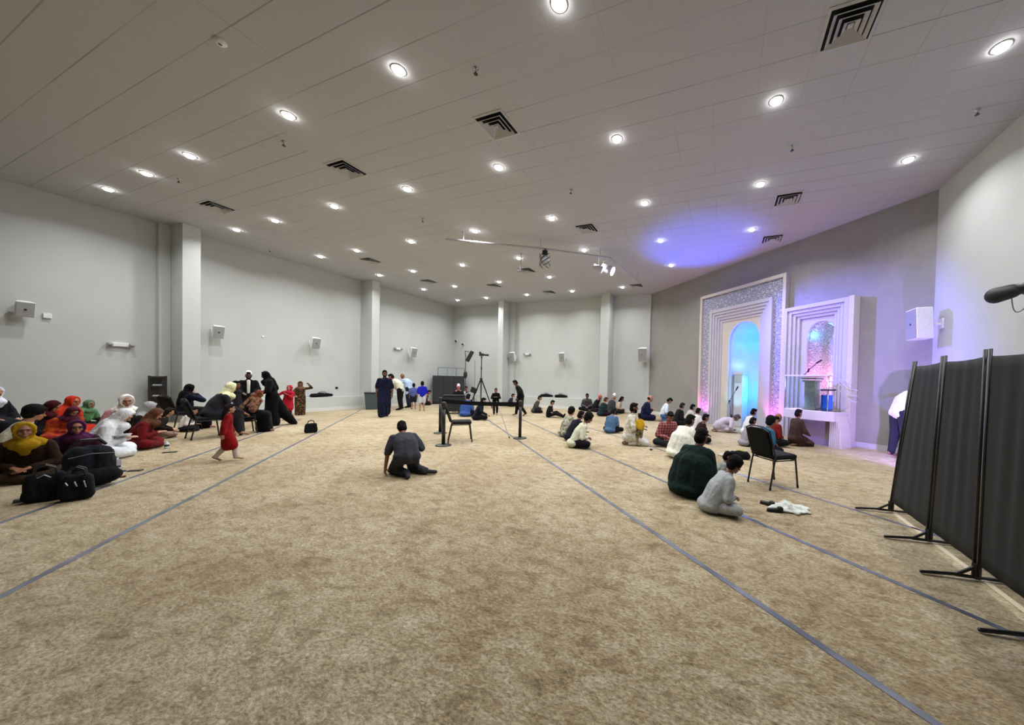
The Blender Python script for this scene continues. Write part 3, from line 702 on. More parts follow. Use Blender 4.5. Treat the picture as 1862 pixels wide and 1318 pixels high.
# ------------------------------------------------------------------ black folding screen
scr = thing('folding_screen', 'long black fabric folding screen on splayed metal feet at the right edge', 'room divider', (0, 0, 0))
MAT['screencloth'] = M_plain('screen_fabric', '1d1f1e', .8, var=.1, scale=60)
stops = [((2.05, 5.29), (2.23, 5.29)), ((2.03, 4.41), (2.09, 4.41)), ((2.02, 3.70), (2.03, 3.70)), ((2.00, 2.96), (2.00, 2.96)), ((2.00, 2.2), (2.00, 2.2))]
for i, ((bx_, by_), (tx_, ty_)) in enumerate(stops):
    for s in (-1, 1):
        if i == 4 and s == -1: continue
        yy = s*.028
        Vol().cyl((bx_, by_+yy, .05), (tx_, ty_+yy, 1.92), .0135, seg=12).mesh('pole', MAT['black'], scr, smooth=True)
    if i < 4:
        v = Vol(); v.cyl((bx_, by_, .02), (bx_, by_, .14), .03); v.mesh('foot_joint', MAT['black'], scr)
        v = Vol(); v.tube([(bx_-.38, by_-.05, .02), (bx_-.14, by_-.02, .035), (bx_, by_, .12)], .014, 8); v.tube([(bx_-.14, by_-.02, .03), (bx_+.36, by_+.05, .02)], .014, 8)
        v.mesh('foot', MAT['black'], scr, smooth=True)
for i in range(4):
    (b0, t0), (b1, t1) = stops[i], stops[i+1]
    v = Vol(); nx, nz = 36, 18; vs = []; fs = []
    y0, y1 = b0[1]-.03, b1[1]+.03
    for j in range(nz+1):
        z = .14+1.72*j/nz; fz = j/nz
        for k in range(nx+1):
            u = k/nx
            x = (b0[0]*(1-u)+b1[0]*u)*(1-fz) + (t0[0]*(1-u)+t1[0]*u)*fz
            fold = .007*math.sin(u*24+i*2+1.2*math.sin(fz*2.0+i))*math.sin(PI*u)*(0.35+.65*math.sin(PI*min(1, fz*1.0)))
            sag = .02*math.sin(PI*u)*(1 if j == nz else 0)
            vs.append((x+fold, y0*(1-u)+y1*u, z-sag*.6))
    for j in range(nz):
        for k in range(nx): q = j*(nx+1)+k; fs.append((q, q+1, q+nx+2, q+nx+1))
    v.add(vs, fs); o = v.mesh('fabric_panel', MAT['screencloth'], scr, smooth=True)
    s = o.modifiers.new('thick', 'SOLIDIFY'); s.thickness = .004

# ------------------------------------------------------------------ banquet chairs
def make_chair():
    r = thing('banquet_chair', '', 'chair')
    m = MAT['black']; cl = M_plain('black_vinyl', '0c0c0d', .75, var=.1, spec=.2)
    v = Vol()      # seat cushion, front is +Y
    v.box((-.225, -.20, .44), (.225, .24, .52)); v.mesh('seat', cl, r, bevel=.035)
    v = Vol(); n = 10; vs = []
    for yy in (0, 1):
        prof = [(-.20, .50), (.20, .50), (.225, .70), (.215, .88), (.12, .925), (-.12, .925), (-.215, .88), (-.225, .70)]
        for x, z in prof: vs.append((x, -.205-.13*(z-.5)/.4 - .055*(1-yy), z))
    k = 8; v.add(vs, [tuple(range(k)), tuple(range(2*k-1, k-1, -1))]+[(i, i+k, (i+1) % k+k, (i+1) % k) for i in range(k)])
    v.mesh('backrest', cl, r, bevel=.02)
    for s in (-1, 1):
        a_ = Vol().tube([(s*.215, .20, .45), (s*.225, .25, .02)], .0135, 10).mesh('leg', m, r, smooth=True)
        b_ = Vol().tube([(s*.215, -.19, .50), (s*.22, -.22, .40), (s*.225, -.29, .02)], .0135, 10).mesh('leg', m, r, smooth=True)
        Vol().cyl((s*.225, .251, .001), (s*.225, .25, .035), .017).mesh('foot_cap', MAT['blackp'], a_)
        Vol().cyl((s*.225, -.29, .001), (s*.225, -.288, .035), .017).mesh('foot_cap', MAT['blackp'], b_)
    v = Vol()
    for s in (-1, 1): v.tube([(s*.232, -.20, .45), (s*.238, -.235, .55), (s*.235, -.345, .90)], .011, 8)
    v.tube([(-.235, -.345, .90), (-.13, -.355, .945), (.13, -.355, .945), (.235, -.345, .90)], .011, 8); v.mesh('back_frame', m, r, smooth=True)
    v = Vol(); v.tube([(-.215, -.19, .43), (.215, -.19, .43)], .010, 8); v.tube([(-.215, .2, .43), (.215, .2, .43)], .010, 8)
    for s in (-1, 1): v.tube([(s*.215, -.19, .43), (s*.215, .2, .43)], .010, 8)
    v.mesh('seat_frame', m, r, smooth=True); return r
chair0 = make_chair(); _first = [True]
def put_chair(x, y, rot, label, scale=1.0):
    o = chair0 if _first[0] else copy_tree(chair0); _first[0] = False
    o.location = (x, y, 0); o.rotation_euler = (0, 0, math.radians(rot)); o.scale = (scale,)*3
    o['label'] = label; o['group'] = 'black banquet chairs'; return o

# ------------------------------------------------------------------ belt barrier
def stanchion(label, x, y):
    r = thing('belt_stanchion', label, 'stanchion', (x, y, 0), 0, 'black belt posts')
    Vol().lathe((0, 0, 0), [(.175, .001), (.175, .012), (.15, .028), (.04, .045)], 28).mesh('base', MAT['black'], r, smooth=True)
    Vol().cyl((0, 0, .03), (0, 0, .98), .040, seg=18).mesh('post', MAT['black'], r, smooth=True)
    Vol().lathe((0, 0, .98), [(.047, -.13), (.05, 0), (.044, .03), (.015, .042)], 20).mesh('belt_head', MAT['blackp'], r, smooth=True)
    return r
S1, S2, S3 = (-6.03, 6.05), (-7.45, 7.35), (-5.04, 7.69)
stanchion('nearest black belt post left of the empty chair', *S1); stanchion('black belt post just behind the nearest one', *S2); stanchion('black belt post at the right end of the belt by the blue tape', *S3)
def belt(label, a, b, z0=.985, z1=.985):
    a, b = Vector(a+(0,)), Vector(b+(0,)); d = (b-a).normalized(); p0, p1 = a+d*.045, b-d*.045; n = Vector((-d.y, d.x, 0))*.002
    v = Vol(); vs = []; fs = []; N = 12
    for i in range(N+1):
        u = i/N; p = p0.lerp(p1, u); sg = -.03*math.sin(PI*u)
        for nn in (-1, 1):
            for zz in (-.115, -.005): vs.append((p.x+n.x*nn, p.y+n.y*nn, .975+zz+sg))
    for i in range(N):
        q = i*4; fs += [(q, q+1, q+5, q+4), (q+2, q+6, q+7, q+3), (q+1, q+3, q+7, q+5), (q, q+4, q+6, q+2)]
    fs += [(0, 2, 3, 1), (N*4, N*4+1, N*4+3, N*4+2)]
    v.add(vs, fs); tag(v.mesh('retractable_belt', MAT['blackcloth']), label, 'belt', 'black barrier belts')
belt('short black belt between the two left posts', S1, S2); belt('long black belt stretched from the rear left post to the right post', S2, S3)
# ------------------------------------------------------------------ people
def ik(a, b, l1, l2, pole):
    a, b, pole = Vector(a), Vector(b), Vector(pole); d = b-a; L = d.length
    mx = (l1+l2)*.985
    if L > mx: b = a+d*(mx/L); d = b-a; L = mx
    L = max(L, 1e-4); u = d/L; x = (l1*l1-l2*l2+L*L)/(2*L); h = math.sqrt(max(0, l1*l1-x*x))
    p = pole-u*pole.dot(u)
    if p.length < 1e-4: p = u.orthogonal()
    return a+u*x+p.normalized()*h, b
def skeleton(pose, o):
    """joint positions of an adult 1.75 tall, facing +Y, feet or seat on z = 0"""
    J = {}; g = o.get
    T = {'cross': (.13, 14, 26, 18), 'chair': (.56, 4, 10, 8), 'kneel': (.27, 8, 16, 14), 'stand': (.93, 1, 3, 4), 'walk': (.92, 3, 5, 6),
         'bend': (.90, 32, 50, 30), 'kneelbend': (.36, 38, 56, 30), 'bow': (.26, 60, 78, 60), 'legsout': (.12, 6, 22, 26)}[pose]
    pz = T[0]; l1 = math.radians(g('lean', T[1])); l2 = math.radians(g('lean2', max(T[2], g('lean', 0)+10 if 'lean' in o else T[2]))); hp = math.radians(g('nod', T[3])); yaw = math.radians(g('turn', 0))
    P = Vector((0, 0, pz)); side = math.radians(g('side', 0))
    d1 = Vector((math.sin(side), math.sin(l1), math.cos(l1))).normalized(); d2 = Vector((math.sin(side)*1.2, math.sin(l2), math.cos(l2))).normalized()
    M = P+d1*.25; N = M+d2*.26
    X = Vector((1, 0, -math.sin(side)*.8)).normalized()
    hdir = Vector((math.sin(side)*.7, math.sin(l2*.55+hp*.35), math.cos(l2*.55+hp*.35))).normalized()
    Hc = N+hdir*.165+Vector((0, .015, 0))
    R = Matrix.Rotation(yaw, 3, 'Z') @ Matrix.Rotation(-hp, 3, 'X')
    J.update(P=P, M=M, N=N, X=X, H=Hc, R=R, d1=d1, d2=d2)
    J['SL'], J['SR'] = N-X*.168-d2*.07, N+X*.168-d2*.07
    J['HL'], J['HR'] = P-Vector((.095, 0, 0)), P+Vector((.095, 0, 0))
    def leg(s, knee, ank, toe):
        k = 'L' if s < 0 else 'R'; f = lambda p: Vector((p[0]*s, p[1], p[2]))
        J['K'+k], J['A'+k], J['T'+k] = f(knee), f(ank), f(toe)
    if pose == 'cross':
        leg(1, (.34, .24, .13), (-.06, .36, .06), (-.20, .33, .05)); leg(-1, (.35, .26, .11), (-.02, .27, .05), (-.16, .30, .045))
        J['HR'].z = J['HL'].z = .12
    elif pose == 'chair': leg(1, (.13, .42, .53), (.12, .44, .09), (.14, .60, .04)); leg(-1, (.13, .42, .53), (.12, .40, .09), (.14, .56, .04))
    elif pose == 'kneel': leg(1, (.13, .40, .075), (.09, -.02, .06), (.07, -.16, .04)); leg(-1, (.14, .41, .075), (.09, -.03, .06), (.07, -.17, .04))
    elif pose == 'bow': leg(1, (.12, .36, .075), (.09, -.06, .06), (.07, -.2, .04)); leg(-1, (.12, .36, .075), (.09, -.06, .06), (.07, -.2, .04))
    elif pose == 'stand': leg(1, (.10, .02, .49), (.10, 0, .08), (.12, .15, .03)); leg(-1, (.10, .02, .49), (.10, -.01, .08), (.12, .14, .03))
    elif pose == 'walk': leg(1, (.10, .16, .50), (.09, .20, .09), (.10, .34, .05)); leg(-1, (.09, .02, .49), (.09, -.24, .12), (.09, -.12, .03))
    elif pose == 'bend': leg(1, (.11, .03, .48), (.11, -.02, .08), (.12, .13, .03)); leg(-1, (.11, .0, .48), (.11, -.06, .08), (.12, .09, .03))
    elif pose == 'kneelbend': leg(1, (.17, .30, .075), (.30, -.08, .06), (.42, -.17, .05)); leg(-1, (.15, .34, .075), (.02, -.06, .07), (.03, -.22, .05))
    elif pose == 'legsout': leg(1, (.12, .40, .20), (.10, .80, .07), (.12, .86, .17)); leg(-1, (.12, .38, .26), (.09, .74, .07), (.11, .80, .16))
    arms = g('arms', {'cross': 'lap', 'chair': 'thigh', 'kneel': 'thigh', 'stand': 'down', 'walk': 'swing', 'bend': 'reach', 'kneelbend': 'floor', 'bow': 'floor', 'legsout': 'lap'}[pose])
    p = P
    W = {'lap': ((-.07, .30, .10), (.09, .29, .11)), 'thigh': ((-.14, .30, .09), (.14, .30, .09)), 'read': ((-.09, .32, .20), (.10, .32, .20)),
         'knees': ((-.27, .30, .10), (.27, .30, .10)), 'down': ((-.25, .05, -.12), (.25, .05, -.12)), 'swing': ((-.24, .16, -.06), (.25, -.08, -.10)),
         'reach': ((-.16, .50, .02), (.16, .50, .0)), 'floor': ((-.24, .42, .03-pz), (.22, .44, .03-pz)), 'front': ((-.10, .26, .24), (.10, .26, .24)),
         'raise': ((-.34, .14, .66), (.2, .2, .1)), 'face': ((-.10, .26, .36), (.06, .22, .50)), 'onearm': ((-.33, .22, .04-pz), (.08, .3, .14)),
         'wide': ((-.42, .34, .16), (.42, .34, .16)), 'hug': ((-.08, .30, .20), (.14, .28, .16))}[arms]
    for k, s, wv in (('L', -1, W[0]), ('R', 1, W[1])):
        wp = p+Vector(wv); wp.z = max(wp.z, .03)
        J['E'+k], J['W'+k] = ik(J['S'+k], wp, .285, .25, Vector((s*.7, -.55, -.6)))
    return J
def hand(v, w_, d, n, side, fr=.0085, k=1.0):
    """palm and five bent fingers from wrist w_, pointing along d, palm facing n; the thumb on the side 'side'"""
    w_, d, n = Vector(w_), Vector(d).normalized(), Vector(n); n = (n-d*n.dot(d)).normalized(); a = d.cross(n)*side
    pc = w_+d*.05*k
    v.cap(w_, w_+d*.03*k, .022*k, .026*k)
    for q in (-1.0, -.33, .33, 1.0): v.cap(w_+d*.02*k+a*q*.016*k, w_+d*.085*k+a*q*.030*k, .0135*k, .0125*k, 8)
    for q, ln in ((-1.15, .060), (-.4, .074), (.4, .080), (1.15, .072)):
        b0 = w_+d*.088*k+a*q*.029*k; d1 = (d+n*.25+a*q*.06).normalized(); b1 = b0+d1*ln*.55*k; d2 = (d+n*.75).normalized(); b2 = b1+d2*ln*.5*k
        v.cap(b0, b1, fr*1.08, fr, 8); v.cap(b1, b2, fr, fr*.88, 8)
    t0 = w_+d*.028*k+a*.024*k; t1 = t0+(a*.8+d*.55+n*.25).normalized()*.042*k; t2 = t1+(a*.25+d*.85+n*.4).normalized()*.034*k
    v.cap(t0, t1, fr*1.35, fr*1.15, 8); v.cap(t1, t2, fr*1.15, fr, 8)
def person(pid, x, y, rot, htop, pose, label, skin='a87a5c', wear=(), hair=None, near=2, group=None, child=False, nh=1.0, **o):
    J = skeleton(pose, o); H = J['H']; R = J['R']
    top = (H+R @ Vector((0, -.01, .125))).z
    S = htop/top; ks = 1.15 if child else 1.0        # children have larger heads
    if child: S = htop/(top+.02)
    S = max(.45, min(1.25, S))
    root = thing('person', label, 'person', (x, y, 0), math.radians(rot), group)
    vox = {3: .0085, 2: .0125, 1: .017}[near]; cv = {3: .013, 2: .017, 1: .022}[near]
    HS = ks
    def hd(p): return H+R @ (Vector(p)*HS)
    sk = Vol()
    # torso, neck, head (one continuous skin)
    for s in (-1, 1):
        Xs = J['X']*(.075*s)
        sk.chain([J['P']+Xs, J['M']+Xs*.85, J['N']+Xs-J['d2']*.08], [.095, .085, .09])
    sk.cap(J['SL'], J['N']-J['d2']*.035, .048, .052); sk.cap(J['SR'], J['N']-J['d2']*.035, .048, .052); sk.chain([J['N']-J['d2']*.03, hd((0, -.015, -.07))], [.062, .052])
    sk.ell(hd((0, -.012, .02)), (.074*HS, .092*HS, .098*HS), R); sk.ell(hd((0, .022, -.045)), (.056*HS, .062*HS, .068*HS), R)
    sk.cap(hd((0, .078, .012)), hd((0, .103, -.022)), .010*HS, .014*HS, 8); sk.ell(hd((0, .080, -.062)), (.026*HS, .014*HS, .014*HS), R)
    sk.ell(hd((0, .068, -.095)), (.024*HS, .018*HS, .016*HS), R); sk.ell(hd((0, .074, .036)), (.055*HS, .014*HS, .010*HS), R)
    for s in (-1, 1):
        sk.ell(hd((.076*s, -.008, -.008)), (.012*HS, .022*HS, .032*HS), R); sk.ell(hd((.038*s, .058, -.03)), (.022*HS, .02*HS, .02*HS), R)
    for k, s in (('L', -1), ('R', 1)):
        sk.chain([J['S'+k], J['E'+k], J['W'+k]], [.050, .040, .027])
        d = (J['W'+k]-J['E'+k]).normalized()
        if J['W'+k].z < .07 and pose in ('kneelbend', 'bow'): d = Vector((0, 1, 0))
        n = Vector((0, 0, -1)) if abs(d.z) < .8 else Vector((-s, .2, 0))
        hand(sk, J['W'+k], d, n, 1 if (d.cross(n)).dot(Vector((-s, 0, 0))) > 0 else -1, .0095 if near == 3 else .011, 1.05)
        sk.chain([J['H'+k], J['K'+k], J['A'+k]], [.088, .058, .038])
        sk.chain([J['A'+k]-(J['T'+k]-J['A'+k]).normalized()*.035, J['T'+k]], [.036, .030])
    def fin(v, name, mat, vx, **kw):
        v.v = [(a*S, b*S, c*S) for a, b, c in v.v]; v.clamp(.004)
        return v.mesh(name, mat, root, voxel=vx, **kw)
    bd = fin(sk, 'body', M_skin(skin), vox, sm=1)
    # face
    if nh:
        for s in (-1, 1):
            v = Vol(); v.ell(hd((.029*s, .0795, .013)), (.0095*HS, .006*HS, .0048*HS), R, 10, 6); v.v = [(a*S, b*S, c*S) for a, b, c in v.v]; v.mesh('eye', MAT['eye'], bd, smooth=True)
            v = Vol(); v.cap(hd((.014*s, .088, .036)), hd((.046*s, .078, .034)), .0042*HS, .003*HS, 6); v.v = [(a*S, b*S, c*S) for a, b, c in v.v]; v.mesh('eyebrow', MAT['brow'], bd, smooth=True)
        v = Vol(); v.ell(hd((0, .0905, -.062)), (.024*HS, .006*HS, .0065*HS), R, 10, 6); v.v = [(a*S, b*S, c*S) for a, b, c in v.v]; v.mesh('mouth', MAT['lip'], bd, smooth=True)
    # hair
    if hair:
        col, style = hair; v = Vol()
        if style == 'bald': v.ell(hd((0, -.03, -.01)), (.080*HS, .084*HS, .062*HS), R)
        else:
            v.ell(hd((0, -.022, .034)), (.082*HS, .093*HS, .096*HS), R); v.ell(hd((0, -.045, -.03)), (.083*HS, .074*HS, .085*HS), R)
            v.ell(hd((0, .045, .092)), (.058*HS, .045*HS, .034*HS), R)
        if style == 'big':
            v.ell(hd((0, -.03, .05)), (.112*HS, .115*HS, .112*HS), R); v.ell(hd((0, -.05, -.02)), (.10*HS, .08*HS, .09*HS), R)
        if style == 'long':
            for s in (-1, 0, 1): v.chain([hd((.055*s, -.045, .02)), hd((.07*s, -.08, -.12)), J['N']+Vector((.07*s, -.11, -.17))], [.065, .06, .04])
        fin(v, 'hair', M_hair(col), max(vox, .012), sm=2, disp=.012, dscale=.03)
    for wsp in wear:
        kind, col = wsp[0], wsp[1]; opt = wsp[2] if len(wsp) > 2 else {}
        mat = M_cloth(col, opt.get('pat'), opt.get('col2')); v = Vol()
        fat = opt.get('fat', 0)
        if kind in ('shirt', 'kurta', 'robe', 'jacket'):
            e = .026+fat+(.012 if kind == 'jacket' else 0)
            for s in (-1, 1):
                Xs = J['X']*(.075*s)
                v.chain([J['P']+Xs*(1+fat*7), J['M']+Xs*(1+fat*6), J['N']+Xs*.9-J['d2']*.10], [.105+e*1.1, .092+e*1.1, .084+.026+fat*.35])
            v.chain([J['P']+Vector((0, -.005-fat*.3, 0)), J['M']+Vector((0, -.012-fat*.3, 0)), J['N']-J['d2']*.10], [.108+e*1.1, .098+e*1.1, .086+.026+fat*.3])
            for k in 'LR': v.cap(J['S'+k]-J['d2']*.005, J['N']-J['d2']*.045, .062, .066)
            e = .026+fat*.45+(.012 if kind == 'jacket' else 0)
            v.cap(J['N']-J['d2']*.05, J['N']+J['d2']*.005, .075, .063)
            for k in 'LR':
                v.cap(J['S'+k], J['E'+k], .046+e*.8, .044+e*.7)
                if not opt.get('short'): v.cap(J['E'+k], J['E'+k].lerp(J['W'+k], .93), .044+e*.7, .034+e*.5)
                else: v.cap(J['S'+k], J['S'+k].lerp(J['E'+k], .8), .048+e*.7, .05+e*.8)
            if kind in ('kurta', 'robe') or kind == 'jacket':
                if pose in ('cross', 'legsout'): v.ell(J['P']+Vector((0, -.01, -.02)), (.235+fat, .20+fat, .12))
                elif pose in ('kneel', 'bow'): v.ell(J['P']+Vector((0, .0, -.07)), (.20+fat, .20+fat, .16))
                elif pose in ('stand', 'walk', 'bend'):
                    for s in (-1, 1): v.cap(J['P']+Vector((.07*s, 0, 0)), J['P']+Vector((.085*s, .02, -.24 if kind == 'kurta' else -.08)), .13+fat, .125+fat)
            if kind == 'robe' or opt.get('long'):
                ww = opt.get('w', 0)
                for k in 'LR':
                    h_, kn, an = J['H'+k], J['K'+k], J['A'+k]
                    if pose in ('stand', 'walk', 'bend'):
                        v.chain([h_, kn, an+Vector((0, 0, .02))], [.13+ww, .12+ww, .115+ww*1.6]); 
                    else:
                        v.chain([h_, kn, an.lerp(kn, .12)], [.125+ww*.5, .095+ww*.4, .075+ww*.4])
                if pose in ('stand', 'walk', 'bend'): v.chain([J['P'], (J['KL']+J['KR'])/2, (J['AL']+J['AR'])/2+Vector((0, 0, .03))], [.14, .13+ww, .13+ww*1.5])
                elif pose == 'chair': v.chain([J['P'], (J['KL']+J['KR'])/2, (J['AL']+J['AR'])/2+Vector((0, .0, .02))], [.15, .12+ww*.5, .14+ww])
                else: v.ell((J['KL']+J['KR']+J['P'])/3+Vector((0, .03, -.03)), (.30, .20, .09)); v.ell((J['KL']+J['KR'])/2+Vector((0, -.02, -.04)), (.26, .12, .07))
                if opt.get('train'): v.chain([J['P'], Vector((0, -.25, .4)), Vector((0, -.5, .06))], [.15, .16, .10])
            if opt.get('hem'):
                for s in (-1, 1): v.cap(J['H'+('L' if s < 0 else 'R')], Vector((.14*s, .10, J['K'+('L' if s < 0 else 'R')].z-opt['hem'])), .13, .15)
                v.cap(J['P'], Vector((0, .03, J['KL'].z-opt['hem'])), .14, .16)
            fin(v, {'robe': 'robe', 'kurta': 'tunic', 'shirt': 'shirt', 'jacket': 'jacket'}[kind], mat, cv, sm=4, disp=.026, dscale=.12)
        elif kind in ('trousers', 'shorts'):
            e = .016+fat
            v.cap(J['HL'], J['HR'], .108+e)
            for k in 'LR':
                if kind == 'shorts': v.cap(J['H'+k], J['H'+k].lerp(J['K'+k], .9), .098+e, .08+e)
                else: v.chain([J['H'+k], J['K'+k], J['K'+k].lerp(J['A'+k], .92)], [.098+e, .068+e, .048+e])
            fin(v, kind, mat, cv, sm=3, disp=.014, dscale=.1)
        elif kind == 'shoes':
            for k in 'LR':
                v = Vol(); dd = (J['T'+k]-J['A'+k]).normalized(); v.chain([J['A'+k]-dd*.04, J['T'+k]+dd*.02], [.045, .038])
                fin(v, 'sock', mat, max(cv-.004, .012), sm=2)
        elif kind == 'hijab':
            n = 14
            ring = [hd((.081*math.sin(2*PI*i/n), .046-.012*math.cos(2*PI*i/n), .008+.110*math.cos(2*PI*i/n))) for i in range(n+1)]
            for i in range(n): v.cap(ring[i], ring[i+1], .017*HS, .017*HS, 8)
            v.ell(hd((0, -.024, .024)), (.100*HS, .094*HS, .110*HS), R); v.ell(hd((0, -.02, -.06)), (.090*HS, .075*HS, .085*HS), R)
            v.cap(hd((0, .035, -.105)), J['N']+Vector((0, .075, -.04)), .05, .075)
            v.cap(hd((0, -.03, -.06)), J['N']+Vector((0, -.03, -.02)), .085, .095)
            for s in (-1, 1): v.cap(J['N']+Vector((.03*s, .01, -.0)), J['N'].lerp(J['S'+('L' if s < 0 else 'R')], .72), .085, .070)
            lng = opt.get('long', .10)
            v.ell(J['N']+Vector((0, .075, -.05)), (.135, .075, .085)); v.cap(J['N']+Vector((0, .09, -.06)), J['N']-J['d2']*(lng+.03)+Vector((.0, .12, -.01)), .085, .05)
            if opt.get('back', 0): v.chain([J['N']+Vector((0, -.05, 0)), J['M']+Vector((0, -.09, 0))], [.11, .09]); v.chain([J['SL'], J['M']+Vector((-.12, -.02, 0))], [.075, .08]); v.chain([J['SR'], J['M']+Vector((.12, -.02, 0))], [.075, .08])
            if opt.get('big', 0):
                for s in (-1, 1): v.chain([J['N']+Vector((.05*s, -.02, 0)), J['S'+('L' if s < 0 else 'R')], J['E'+('L' if s < 0 else 'R')]], [.09, .088, .085])
                v.chain([J['N'], J['M']], [.12, .15])
            fin(v, 'headscarf', mat, max(cv-.004, .011), sm=3, disp=.014, dscale=.06)
        elif kind == 'cap':
            v.cap(hd((0, -.02, .065)), hd((0, -.022, .105)), .088*HS, .076*HS); fin(v, 'cap', mat, .012, sm=2)
        elif kind == 'beard':
            v.ell(hd((0, .045, -.085)), (.056*HS, .048*HS, .05*HS), R); v.cap(hd((-.06, .03, -.05)), hd((.06, .03, -.05)), .02*HS); fin(v, 'beard', M_hair(col), .012, sm=1, disp=.01, dscale=.03)
        elif kind == 'shawl':
            for k in 'LR': v.chain([J['N'], J['S'+k], J['E'+k]], [.10, .10, .10])
            v.chain([J['N']+Vector((0, .06, -.04)), J['M']+Vector((0, .09, -.02))], [.10, .13]); v.chain([J['N']+Vector((0, -.05, 0)), J['M']+Vector((0, -.09, -.03))], [.11, .13])
            fin(v, 'shawl', mat, cv, sm=4, disp=.03, dscale=.1)
        elif kind == 'front':
            v.chain([J['N']+Vector((0, .085, -.03)), J['M']+Vector((0, .125, .05)), J['P']+Vector((0, .135, .08))], [.05, .045, .04]); fin(v, 'shirt_front', mat, cv, sm=2)
        elif kind == 'bow':
            v.ell(hd((-.03, .02, .14)), (.034, .022, .026), R); v.ell(hd((.03, .02, .14)), (.034, .022, .026), R); fin(v, 'hair_bow', mat, .010)
        elif kind == 'lenses':
            for s in (-1, 1): v.ell(hd((.03*s, .088, .010)), (.022, .006, .017), R)
            v.cap(hd((-.01, .095, .014)), hd((.01, .095, .014)), .004, .004, 6)
            for s in (-1, 1): v.cap(hd((.05*s, .086, .016)), hd((.078*s, .0, .012)), .004, .004, 6)
            v.v = [(a*S, b*S, c*S) for a, b, c in v.v]; v.mesh('glasses', MAT['black'], root, smooth=True)
    return root, J, S
MAT['eye'] = M_plain('eye_dark', '1c120e', .25, bmp=0); MAT['brow'] = M_hair('1a1210'); MAT['lip'] = M_plain('lip', '8a4a40', .5, bmp=0)
GW = 'women and children seated by the left wall'; GM = 'men seated facing the arched niche'; GB = 'people near the back wall'
BR, DK, LT, MD = '9a6a4c', '5a3b2a', 'c39a7c', 'a87a5c'
HB = '0d0b0b'
